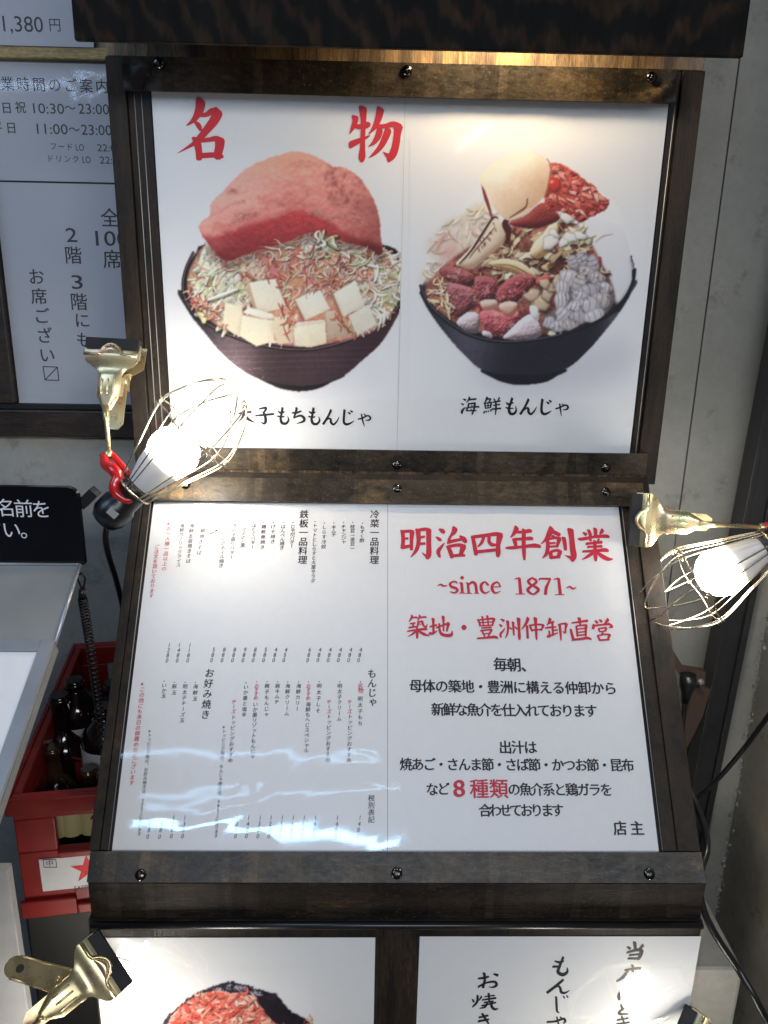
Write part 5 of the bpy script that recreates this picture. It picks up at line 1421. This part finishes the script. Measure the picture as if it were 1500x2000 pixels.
# ================================================================ clamp lamps
def unit(v):
    v = np.array(v, float)
    return v/np.linalg.norm(v)
def clamp_lamp(P0, v, n, rod_end, hook, base, tip, label, cord, twist=0.0, hook2=None, grip=.0068, lever=None):
    """spring clamp, rod, red grip, socket, LED bulb, wire cage and cord"""
    P0, base, tip = (np.array(q, float) for q in (P0, base, tip))
    v = unit(v)
    n = np.array(n, float); n = unit(n - v*(n @ v))
    u = np.cross(v, n)
    t = thing('clamp_lamp', P0, label, 'clamp lamp', 'caged clamp lamps on the menu stand')
    q = lambda a, b, c=0.0: P0+(u*a+v*b+n*c)*.88
    rows = [(.0135, .038, -.0035), (.024, .038, -.0006), (.027, .038, .0002), (.031, .038, .0006), (.036, .0375, -.0004), (.040, .0345, -.0022), (.044, .029, -.0034), (.049, .0205, -.0030),
            (.054, .0172, -.0006), (.058, .0165, .0008), (.072, .0163, .0012), (.085, .0160, .0010), (.095, .0105, .0006), (.104, .0055, .0004)]
    mb = MB()
    cols_ = np.linspace(-1, 1, 11)
    g0 = [q(c*hw, b_, nn_+.0004-(.0038*c**4 if b_ > .05 else .0012*c**4)) for b_, hw, nn_ in rows for c in cols_]
    g1 = [p_-n*.0013 for p_ in g0]
    nr, nc = len(rows), len(cols_)
    mb.add(g0, [(i*nc+j, (i+1)*nc+j, (i+1)*nc+j+1, i*nc+j+1) for i in range(nr-1) for j in range(nc-1)], True)
    mb.add(g1, [(i*nc+j, i*nc+j+1, (i+1)*nc+j+1, (i+1)*nc+j) for i in range(nr-1) for j in range(nc-1)], True)
    rg = list(range(nc))+[i*nc+nc-1 for i in range(1, nr)]+[(nr-1)*nc+j for j in range(nc-2, -1, -1)]+[i*nc for i in range(nr-2, 0, -1)]
    mb.add([g0[i] for i in rg]+[g1[i] for i in rg], [(i, (i+1) % len(rg), len(rg)+(i+1) % len(rg), len(rg)+i) for i in range(len(rg))])
    for a, b in ((-1, 1), (1, 1)):                                         # rolled side flanges
        s = a
        mb.prism([q(s*.0158, .058, -.003), q(s*.0158, .085, -.003), q(s*.0158, .083, -.011), q(s*.0158, .058, -.014)], u*(s*.0010))
        mb.prism([q(s*.0375, .0135, -.0050), q(s*.0375, .035, -.0020), q(s*.0375, .033, -.007), q(s*.0375, .0145, -.009)], u*(s*.0008))
    rid = [(-.038, .029), (-.020, .029), (-.0155, .0275), (-.011, .020), (-.005, .0155), (0, .0145), (.005, .0155), (.011, .020), (.0155, .0275), (.020, .029), (.038, .029)]
    mb.tube([q(a, b, .0012) for a, b in rid], .0021, 8)
    dome = [(x, .0285-.0135*math.cos(x/.0155*math.pi/2)*k_, -.0002+.0034*math.sin(math.pi*k_)) for k_ in (0, .25, .5, .75, 1) for x in np.linspace(-.0155, .0155, 11)]
    mb.add([q(*d_) for d_ in dome], [(i*11+j, i*11+j+1, (i+1)*11+j+1, (i+1)*11+j) for i in range(4) for j in range(10)], True)
    for a in (-.0085, 0, .0085):
        mb.tube([q(a, .0625, .0015), q(a, .064, .0022), q(a, .082, .0022), q(a, .0835, .0015)], .0012, 6)
    build('jaw', mb, M['gold'], t)
    mb = MB()
    mb.prism([q(a, b, -.012) for a, b in ((-.0372, .0065), (.0372, .0065), (.0372, .021), (-.0372, .021))], n*.0115)
    for k in range(5):
        mb.tube([q(-.0375, .0065, -.0105+k*.0022), q(.0375, .0065, -.0105+k*.0022)], .0010, 6)
    build('rubber_pad', mb, M['rubber'], t, .0006, 1)
    mb = MB()
    mb.prism([q(a, b, -.034) for a, b in ((-.036, .010), (.036, .010), (.034, .040), (.018, .050), (.013, .070), (.012, .118), (.006, .126), (-.006, .126), (-.012, .118), (-.013, .070), (-.018, .050), (-.034, .040))], n*.0016)
    mb.tube([q(-.0175, .060, -.018), q(.0175, .060, -.018)], .0024, 8)
    for k in (-1, 1):
        mb.prism([q(k*.015, .046, -.033), q(k*.015, .072, -.033), q(k*.015, .064, -.010), q(k*.015, .054, -.010)], u*(k*.0012))
        mb.lathe(q(k*.0172, .060, -.018), u*k, [(0, .0045), (.0012, .0042), (.002, .002)], 12)
    sp = [q(-.012+.024*i/60, .060+.0065*math.cos(i*.9), -.018+.0065*math.sin(i*.9)) for i in range(61)]
    mb.tube(sp, .0009, 5)
    build('rear_jaw', mb, M['gold'], t, .0003, 1)
    if lever is not None:
        a_, b_ = q(0, .058, -.018), np.array(lever, float)
        dl = unit(b_-a_); nl = unit(n-dl*(n @ dl)); wl = np.cross(dl, nl); ll = float(np.linalg.norm(b_-a_))
        mb = MB()
        pr_ = [(0, -.013), (ll*.35, -.012), (ll*.62, -.011), (ll*.95, -.0105)]+[(ll*.95+.0105*math.sin(x_), -.0105*math.cos(x_)) for x_ in np.linspace(.3, 2.84, 7)]+[(ll*.95, .0105), (ll*.62, .0095), (ll*.35, .012), (0, .013)]
        mb.prism([a_+dl*x_+wl*y_ for x_, y_ in pr_], nl*.0014)
        for s_ in (-1, 1):
            mb.tube([a_+dl*x_+wl*s_*abs(y_)+nl*.001 for x_, y_ in pr_[:4]], .0013, 6)
        mb.lathe(a_+dl*ll*.30+nl*.0012, nl, [(0, .0045), (.0015, .0042), (.0028, .0022)], 14)
        build('lever', mb, M['gold'], t)
        mb = MB(); mb.lathe(a_+dl*ll*.88+nl*.0013, nl, [(0, .0042), (.0004, .0042)], 14); build('lever_hole', mb, M['rubber'], t)
    mb = MB()
    e = np.array(rod_end, float)
    a0 = q(0, .100, .0008)
    mb.tube([a0, a0+(e-a0)*.28, a0+(e-a0)*.30, e], [.0042, .0038, .0028, .0026], 10)
    mb.lathe(e-unit(e-a0)*.004, unit(e-a0), [(0, .0045), (.004, .0062), (.008, .0045)], 12)
    build('rod', mb, M['gold'], t)
    mb = MB()
    hp = smooth_path(hook, 8)
    m_ = len(hp)
    mb.tube(hp, [grip*(.72+.35*math.sin(math.pi*min(1, i/m_*1.25))) for i in range(m_)], 14)
    for c, rr in ((hp[0], .9), (hp[-1], .85)):
        mb.lathe(c-np.array((0, 0, grip*.7)), (0, 0, 1), [(grip*.7*(1-math.cos(x)), grip*rr*math.sin(x)) for x in np.linspace(.05, 3.09, 10)], 14)
    if hook2 is not None:
        mb.tube(smooth_path(hook2, 6), grip*.55, 10)
    build('grip', mb, M['redvinyl'], t)
    ax = unit(tip-base)
    mb = MB()
    mb.lathe(base-ax*.050, ax, [(0, .010), (.003, .016), (.012, .021), (.030, .021), (.034, .018), (.052, .018), (.054, .020), (.060, .020), (.062, .016)], 24)
    side = unit(np.cross(ax, np.array([.2, -1, .1])))
    cb = base-ax*.038
    e1_ = unit(np.cross(ax, (0, 1.0, .1))); e1_ = e1_ if e1_[0] < 0 else -e1_
    for k_ in (1,):
        c_ = cb+e1_*.024
        mb.prism([c_+ax*.011+np.array((0, -.008, 0)), c_-ax*.011+np.array((0, -.008, 0)), c_-ax*.011+np.array((0, .008, 0)), c_+ax*.011+np.array((0, .008, 0))], e1_*.012)
    build('socket', mb, M['blackplastic'], t)
    mb = MB(); mb.prism([base-ax*.028+np.array((.004, -.0212, .002))+e_*.006*sx_+ax*.004*sy_ for e_, sx_, sy_ in ((e1_, -1, -1), (e1_, 1, -1), (e1_, 1, 1), (e1_, -1, 1))], (0, -.0006, 0))
    build('rating_plate', mb, M['grey_print'], t)
    mb = MB()
    mb.lathe(base, ax, [(.010, .0135), (.014, .0155), (.034, .0225), (.046, .0248), (.0500, .0252), (.0506, .0240)], 32)
    hs = build('bulb_housing', mb, M['whiteplastic'], t)
    mb = MB()
    mb.lathe(base, ax, [(.0670+.0300*math.sin(a), .0300*math.cos(a)) for a in np.linspace(-.60, 1.55, 18)], 32)
    build('bulb', mb, M['bulb'], t)
    # cage
    h = np.array([0.1, -.9, .3]); e1 = unit(np.cross(ax, h)); e2 = np.cross(ax, e1)
    pc = lambda tt, rr, th: base+ax*tt+rr*(math.cos(th)*e1+math.sin(th)*e2)
    rs = np.random.RandomState(int(abs(base[0])*1000) % 97)
    mb = MB()
    for i in range(6):
        th = twist+i*math.pi/3+rs.randn()*.02
        d = 1.25+rs.randn()*.02
        k = 1+rs.randn()*.012
        P = [pc(.004, .0205, th), pc(.05, .036*k, th), pc(.098, .051*k, th), pc(.130, .044*k, th+.08), pc(.156+rs.randn()*.0012, .030*k, th+d*.25),
             pc(.166+rs.randn()*.002, .019, th+d*.5), pc(.156, .030*k, th+d*.75), pc(.130, .044*k, th+d-.08), pc(.098, .051*k, th+d), pc(.05, .036*k, th+d), pc(.004, .0205, th+d)]
        mb.tube(smooth_path(P, 7), .00095, 6)
    ring = [pc(.099+.0015*math.sin(5*a), .0515, a) for a in np.linspace(0, 2*math.pi, 49)[:-1]]
    mb.tube(ring, .0010, 6, True)
    ring = [pc(.004, .0212, a) for a in np.linspace(0, 2*math.pi, 33)[:-1]]
    mb.tube(ring, .0016, 6, True)
    for i in range(6):                                                     # twisted ties where wires meet the ring
        for off in (0, 1.25):
            th = twist+i*math.pi/3+off
            P = [pc(.096+.0012*j, .0515+.0022*math.cos(j*1.9), th+.035*math.sin(j*1.9)) for j in range(8)]
            mb.tube(P, .0008, 5)
    build('wire_cage', mb, M['wire'], t)
    if cord:
        mb = MB()
        cp = smooth_path(cord, 8)
        mb.tube(cp, [.0062 if i < 9 else .0036 for i in range(len(cp))], 10)
        build('cord', mb, M['blackplastic'], t)
    return t
P = PY
# left lamp, clamped on the edge of the upper board
base = P(258, 962, -.125); tip = P(442, 782, -.10)
clamp_lamp(P(221, 652, -.035), P(198, 880, -.085)-P(221, 652, -.035), (-.12, -1, .10), P(213, 888, -.105),
    [P(205, 890, -.105), P(206, 906, -.115), P(221, 917, -.125), P(230, 932, -.130), P(224, 951, -.135), P(231, 967, -.14), P(248, 977, -.14), P(264, 972, -.135)],
    base, tip, 'caged clamp lamp on the left edge between the food posters and the menu', 
    [P(214, 985, -.125), P(210, 1020, -.12), P(206, 1050, -.11), P(212, 1085, -.09), P(226, 1130, -.05), P(238, 1180, 0.0), P(243, 1230, .05), P(250, 1320, .08)],
    .2, [P(217, 886, -.105), P(232, 902, -.11), P(245, 918, -.115), P(248, 930, -.115)])
# right lamp, clamped on the right edge of the sloping desk
base = P(1508, 1062, -.125); tip = P(1268, 1192, -.12)
clamp_lamp(P(1222, 1014, -.075), P(1480, 1030, -.10)-P(1222, 1014, -.075), (.12, -1, .22), P(1490, 1030, -.10),
    [P(1494, 1028, -.10), P(1515, 1030, -.11), P(1530, 1045, -.12), P(1545, 1050, -.12), P(1552, 1075, -.12)],
    base, tip, 'caged clamp lamp reaching out right from the sloping menu desk',
    [P(1545, 1050, -.125), P(1565, 1120, -.12), P(1560, 1250, -.10), P(1530, 1350, -.06), P(1470, 1440, -.02), P(1408, 1515, .0), P(1358, 1562, .02), P(1320, 1600, .05)], .5)
# lower left lamp
base = np.array((-.405, -.42, ZO-.600)); tip = base+np.array((.155, .015, -.05))
clamp_lamp(P(234, 1860, -.332), P(70, 1995, -.385)-P(234, 1860, -.332), (-.30, -1, .25), P(50, 2020, -.39),
    [P(50, 2020, -.39), P(40, 2050, -.40), P(45, 2080, -.41), P(60, 2110, -.42)],
    base, tip, 'clamp lamp gripping the left edge of the lower board, bulb below', None, .1, lever=P(22, 1886, -.375))
# lower right lamp
base = np.array((.385, -.42, ZO-.655)); tip = base+np.array((-.155, .02, -.055))
clamp_lamp(P(1308, 2012, -.330), P(1470, 2120, -.38)-P(1308, 2012, -.330), (.25, -1, .35), P(1480, 2150, -.39),
    [P(1480, 2150, -.39), P(1490, 2180, -.40), P(1480, 2210, -.41), P(1470, 2240, -.42)],
    base, tip, 'clamp lamp at the lower right corner, over the brush-written notice', None, .3)

# ================================================================ cables and bracket at the right
br = thing('wall_bracket', P(1345, 1320, .06), 'brown steel bracket with black plug behind the sloping desk', 'bracket')
w = MB(); w.prism([P(px, py, .06) for px, py in ((1311, 1264), (1336, 1305), (1378, 1312), (1376, 1346), (1368, 1346), (1362, 1330), (1330, 1322), (1309, 1290))], (0, .012, 0)); build('plate', w, M['brownsteel'], br, .0008)
w = MB(); w.prism([P(px, py, .075) for px, py in ((1350, 1338), (1388, 1346), (1372, 1400), (1340, 1465), (1330, 1470))], (0, .006, 0)); build('panel', w, M['brownsteel'], br, .0008)
w = MB(); w.lathe(P(1368, 1331, .058), (0, -1, 0), [(0, .005), (.003, .0048), (.0045, .003)], 14); build('bolt', w, M['tray'], br)
w = MB(); w.tube([P(1344, 1318, .05), P(1342, 1340, .05), P(1341, 1352, .05), P(1337, 1372, .05)], [.012, .012, .008, .0055], 12)
w.tube(smooth_path([P(1337, 1368, .05), P(1333, 1420, .05), P(1332, 1470, .05), P(1322, 1520, .06)], 6), .0035, 8); build('plug', w, M['blackplastic'], br)
w = MB(); w.tube(smooth_path([P(1348, 1545, -.16), P(1363, 1580, -.18), P(1377, 1620, -.20), P(1381, 1660, -.22), P(1372, 1690, -.24), P(1366, 1712, -.26), P(1368, 1750, -.27), P(1380, 1792, -.28), P(1405, 1838, -.29), P(1440, 1890, -.30), P(1475, 1950, -.32), P(1530, 2050, -.34)], 8), .0042, 10)
tag(build('power_cable', w, M['blackplastic']), 'loose black cable trailing down past the right side of the stand', 'cable')

# ================================================================ waiting list stand at the lower left
SG = Plane((0, -.15, ZO), (1, 0, 0), (0, 0, 1))
s_tr = uv(SG, 157, 952); s_br = uv(SG, 161, 1103)
ls = thing('waiting_list_stand', SG.at(s_br[0]-.2, s_br[1]), 'waiting list stand with black sign plate and steel tray', 'stand')
u1, v0, v1, rr = (s_tr[0]+s_br[0])/2, s_br[1], s_tr[1], .013
pl = [SG.at(u1-.46, v0), SG.at(u1, v0)]+[SG.at(u1-rr+rr*math.cos(a), v1-rr+rr*math.sin(a)) for a in np.linspace(0, math.pi/2, 8)]+[SG.at(u1-.46, v1)]
w = MB(); w.prism(pl, (0, .007, 0)); sp = build('sign_plate', w, M['signblack'], ls, .0012)
L = Letters(SG, .0003)
L.line('お名前を', (-23, 991), (81, 995), 37)
L.line('ご記入ください。', (-190, 1030), (58, 1036), 37)
L.done('sign_lettering', M['white_ink'], sp)
A = PY(157, 1105, -.152); xt = A[0]
B1 = PX(109, 1257, xt)
d = unit(B1-A); nn = np.cross(np.array([1.0, 0, 0]), d); nn = nn if nn[1] < 0 or nn[2] > 0 else -nn
w = MB(); w.prism([A, B1, B1+np.array((-.46, 0, 0)), A+np.array((-.46, 0, 0))], -nn*.003); build('tray', w, M['tray'], ls, .0008)
w = MB(); w.tube([A+nn*.002, B1+nn*.002], .0022, 8); w.tube([A+nn*.001+np.array((-.001, 0, .001)), A+np.array((-.46, 0, .001))], .0015, 6); build('tray_rim', w, M['alu'], ls)
B2 = PX(0, 1575, xt)
d2 = unit(B2-B1); n2 = np.cross(np.array([1.0, 0, 0]), d2); n2 = -n2 if n2[2] < 0 else n2
w = MB(); w.prism([B1, B2+d2*.25, B2+d2*.25+np.array((-.46, 0, 0)), B1+np.array((-.46, 0, 0))], -n2*.012); build('writing_desk', w, M['tray'], ls, .001)
A4 = thing('clipboard', B1+n2*.002, 'white board in an aluminium edge, lying on the waiting list stand', 'clipboard')
def on(a, b, c=0.0):
    return B1+np.array((-a, 0, 0))+d2*b+n2*c
w = MB(); w.prism([on(.014, .014, .001), on(.014, .50, .001), on(.44, .50, .001), on(.44, .014, .001)], n2*.003); build('white_page', w, M['paper'], A4)
for a, b in (((0, 0), (0, .52)), ((0, 0), (.46, 0))):
    w = MB()
    if a[0] == b[0]:
        w.prism([on(.0, .0, .0012), on(.0, .52, .0012), on(.0135, .52, .0012), on(.0135, .0, .0012)], n2*.0055)
    else:
        w.prism([on(.0138, .0, .0012), on(.0138, .0135, .0012), on(.46, .0135, .0012), on(.46, .0, .0012)], n2*.0055)
    build('edge_trim', w, M['alu'], A4, .0012)
PGE = Plane(on(0, 0, .0040), (1, 0, 0), -d2)
L = Letters(PGE, .0002)
for a, b in (((-6, 1478), (17, 1481)), ((17, 1481), (6, 1509)), ((6, 1509), (-8, 1508)), ((-6, 1493), (10, 1494))):
    L.brush([[(a[0], a[1], .8), ((a[0]+b[0])/2, (a[1]+b[1])/2, .8), (b[0], b[1], .8)]], 1, 0, 0)
L.done('pen_mark', M['ink_soft'], A4)
# loose paper lying on the tray
def tr(a, b, c=0.0):
    return A+np.array((-a, 0, 0))+d*b+nn*c
tw = float(np.linalg.norm(B1-A))
w = MB(); w.prism([tr(.108, .012, .001), tr(.112, tw*.46, .001), tr(.33, tw*.62, .001), tr(.33, .006, .001)], nn*.004)
tag(build('paper_pad', w, M['paper'], None), 'white paper pad lying on the steel tray under the black sign', 'paper')
# coiled pen cord
cc = thing('pen_cord', PY(160, 1130, -.15), 'black coiled cord hanging from the corner of the steel tray', 'cord')
w = MB()
w.tube(smooth_path([PY(155, 1105, -.155), PY(150, 1124, -.155), PY(158, 1145, -.155), PY(161, 1152, -.155), PY(165, 1140, -.155), PY(166, 1127, -.155), PY(160, 1120, -.155), PY(155, 1122, -.155)], 6), .0013, 8)
build('loop', w, M['blackplastic'], cc)
w = MB(); w.tube([PY(161, 1151, -.155), PY(160, 1168, -.155)], .0042, 12); build('ferrule', w, M['blackplastic'], cc)
axp = smooth_path([PY(161, 1168, -.155), PY(168, 1210, -.155), PY(176, 1260, -.155), PY(186, 1330, -.155), PY(196, 1400, -.16), PY(206, 1490, -.165)], 40)
w = MB(); hel = []
nn_ = len(axp)
for i in range(nn_*9):
    t = i/9
    a = axp[min(int(t), nn_-2)]*(1-(t % 1))+axp[min(int(t)+1, nn_-1)]*(t % 1)
    ang = t*2*math.pi*40/nn_
    hel.append(a+.0046*np.array((math.cos(ang), math.sin(ang), 0)))
w.tube(hel, .0012, 5); build('coil', w, M['blackplastic'], cc)
# lower front panel of the waiting list stand
yfp = -.30
fu = PY(58, 2000, yfp); fu2 = PY(4, 1700, yfp)
w = MB(); w.box((fu[0]-.45, yfp, 0), (fu[0], yfp+.012, fu2[2]-.0)); build('front_panel', w, M['label'], ls, .001)

# ================================================================ crate of bottles behind the stand
YF, ZT = -.235, None
cr_b = PZ(175, 1258, ZO-.360)
ZT = ZO-.360
fl = PZ(20, 1560, ZT)
cx0, cx1, cy0, cy1 = PZ(18, 1562, ZT)[0], PZ(18, 1562, ZT)[0]+.335, fl[1], cr_b[1]
zbot = PY(100, 1786, cy0)[2]
zA = PY(100, 1604, cy0)[2]; zB = PY(100, 1668, cy0)[2]; zC = PY(100, 1742, cy0)[2]
RC = math.radians(8.5)
def turn(p):
    a, b = p[0]-cx0, p[1]-cy0
    return (cx0+a*math.cos(RC)-b*math.sin(RC), cy0+a*math.sin(RC)+b*math.cos(RC), p[2])
def cbuild(name, mb, *a):
    mb.v = [turn(p) for p in mb.v]
    return build(name, mb, *a)
ct = thing('beer_crate', turn(((cx0+cx1)/2, (cy0+cy1)/2, zbot)), 'red plastic bottle crate on the floor behind the menu stand', 'crate')
w = MB(); th = .010
def fr_wall(y0, y1):
    w.box((cx0, y0, zA), (cx1, y1, ZT)); w.box((cx0, y0, zbot), (cx1, y1, zB))
    w.box((cx0, y0, zB), (cx0+.045, y1, zA)); w.box((cx1-.045, y0, zB), (cx1, y1, zA))
fr_wall(cy0, cy0+th); fr_wall(cy1-th, cy1)
for x0, x1 in ((cx0, cx0+th), (cx1-th, cx1)):
    w.box((x0, cy0+th, zbot), (x1, cy1-th, zB)); w.box((x0, cy0+th, zA), (x1, cy1-th, ZT))
    w.box((x0, cy0+th, zB), (x1, cy0+.13, zA)); w.box((x0, cy1-.13, zB), (x1, cy1-th, zA))
w.box((cx0+th, cy0+th, zbot+.004), (cx1-th, cy1-th, zbot+.010))
cbuild('body', w, M['crate'], ct, .002)
w = MB()
w.box((cx0-.006, cy0-.007, ZT-.020), (cx1+.006, cy0-.0002, ZT+.001)); w.box((cx0-.006, cy0-.0002, ZT-.020), (cx0-.0002, cy1, ZT+.001))
w.box((cx0-.006, cy1+.0002, ZT-.020), (cx1+.006, cy1+.006, ZT+.001))
w.box((cx0-.004, cy0-.006, zbot-.002), (cx0+.06, cy0-.0002, zbot+.022)); w.box((cx0+.0602, cy0-.006, zbot-.002), (cx1, cy0-.0002, zbot+.012))
w.box((cx0+.045, cy0-.006, zB-.008), (cx1, cy0-.0002, zB+.001))
cbuild('rim', w, M['crate'], ct, .002)
w = MB(); zd = ZT-.052
nx, ny = 4, 5
for i in range(1, nx):
    x = cx0+(cx1-cx0)*i/nx
    w.tube([(x+.006*math.sin(k*math.pi), cy0+th+(cy1-cy0-2*th)*k/(2*ny), zd+.008*math.cos(k*math.pi)) for k in range(2*ny+1)], .0018, 6)
    w.box((x-.0012, cy0+th, zbot+.01), (x+.0012, cy1-th, zd-.008))
for j in range(1, ny):
    y = cy0+(cy1-cy0)*j/ny
    w.tube([(cx0+th+(cx1-cx0-2*th)*k/(2*nx), y, zd+.008*math.cos(k*math.pi)+.0005) for k in range(2*nx+1)], .0018, 6)
    w.box((cx0+th, y-.0012, zbot+.0105), (cx1-th, y+.0012, zd-.0085))
cbuild('divider', w, M['crate'], ct)
RX = (math.cos(RC), math.sin(RC), 0)
CF = Plane((cx0, cy0, 0), RX, (0, 0, 1))
la, lb = CF.uv(CF.hit(76, 1678)), CF.uv(CF.hit(92, 1739))
w = MB(); w.pbox(CF, la[0], la[0]+.235, lb[1], la[1], .0003, .0012); lab = build('label', w, M['label'], ct)
CL = Plane(CF.at(0, 0, .0013), RX, (0, 0, 1))
L = Letters(CL, .0002)
c = CL.hit(171, 1697); s5 = .0205
cu, cv = CL.uv(c)
star = []
for k in range(10):
    a = math.pi/2+k*math.pi/5
    rr = s5 if k % 2 == 0 else s5*.385
    star.append(CL.at(cu+rr*math.cos(a), cv+rr*math.sin(a), .0003))
for k in range(5):
    L.mb.add([CL.at(cu, cv, .0003), star[(2*k-1) % 10], star[2*k], star[2*k+1]], [(0, 1, 2, 3)])
L.done('star_emblem', M['red'], lab)
L = Letters(CL, .0002)
L.run('SAPPORO', 145, 200, 1733, 10, bold=.006)
L.line('中', (97, 1686), (97, 1686), 15, bold=.006)
for a, b in (((84, 1679), (109, 1679)), ((109, 1679), (111, 1694)), ((111, 1694), (86, 1694)), ((86, 1694), (84, 1679))):
    L.brush([[(a[0], a[1], .7), ((a[0]+b[0])/2, (a[1]+b[1])/2, .7), (b[0], b[1], .7)]], 1, 0, 0)
L.done('label_lettering', M['ink_brown'], lab)
def bottle(px, py, ztop, h, r, label, m='bottle', band=None, lean=(0, 0), sh=.50):
    c = PZ(px, py, ztop)
    b = np.array((c[0], c[1], ztop-h))
    t = thing('bottle', b, label, 'bottle', 'bottles in the red crate')
    ax = np.array((lean[0], lean[1], 1.0))
    neck = r*.34
    prof = [(0, r*.9), (.004, r), (h*sh, r), (h*(sh+.06), r*.95), (h*(sh+.13), r*.72), (h*(sh+.20), neck*1.15), (h*.93, neck), (h*.935, neck*1.22), (h*.975, neck*1.22), (h*.98, neck*1.05), (h, neck*1.0)]
    w = MB(); w.lathe(b, ax, prof, 24); build('glass', w, M[m], t)
    if band:
        z0, z1, mm = band
        a_ = unit(ax)
        w = MB(); w.lathe(b, ax, [(z0, r*1.012), (z1, r*1.012)], 24); build('paper_label', w, M[mm], t)
    return t
hh = ZT-zbot-.012
bottle(145, 1326, ZT+.035, hh+.033, .033, 'dark bottle with white label, standing at the back of the red crate', band=(hh*.36, hh*.82, 'label'), sh=.71)
bottle(115, 1356, ZT+.028, hh+.026, .034, 'plain dark bottle without label, in the middle of the red crate')
bottle(221, 1332, ZT+.035, hh+.033, .033, 'dark bottle at the back of the crate, half behind the desk edge', band=(hh*.36, hh*.82, 'label'), sh=.71)
bottle(202, 1378, ZT+.028, hh+.026, .033, 'dark white-labelled bottle right behind the coiled cord', band=(hh*.30, hh*.82, 'label'), sh=.71)
bottle(101, 1458, ZT-.012, hh-.014, .026, 'brown glossy bottle low in the crate, nearest the waiting list stand', 'bottle_clear')
bottle(172, 1500, ZT-.025, hh-.027, .026, 'brown bottle sunk low in the crate beside the desk edge', 'bottle_clear')
for px, lb_ in ((118, 'yellow-labelled bottle seen through the crate handle hole, left one'), (146, 'yellow-labelled bottle seen through the crate handle hole, middle one'), (182, 'yellow-labelled bottle seen through the crate handle hole, beside the desk edge')):
    q = CF.hit(px, 1640, -.045)
    b = np.array((q[0], q[1], zbot+.011))
    t = thing('bottle', b, lb_, 'bottle', 'bottles in the red crate')
    w = MB(); w.lathe(b, (0, 0, 1), [(0, .012), (.004, .013), (.045, .013), (.06, .008), (.075, .0055), (.086, .0055)], 20); build('glass', w, M['bottle'], t)
    w = MB(); w.lathe(b, (0, 0, 1), [(zB-zbot-.02, .0134), (zB-zbot+.014, .0134)], 20); build('paper_label', w, M['yellowlabel'], t)
w = MB(); w.box((cx0-.004, cy0+.004, 0), (cx1+.0, cy1, zbot-.003))
tag(cbuild('storage_box', w, M['blackpaint'], None, .004), 'black box on the ground carrying the red crate', 'box')

bpy.data.objects.remove(_to)
for o in SC.objects:
    if o.parent is None and o.type in ('MESH', 'EMPTY') and not o.get('category') and not o.get('kind'):
        print('UNTAGGED', o.name)
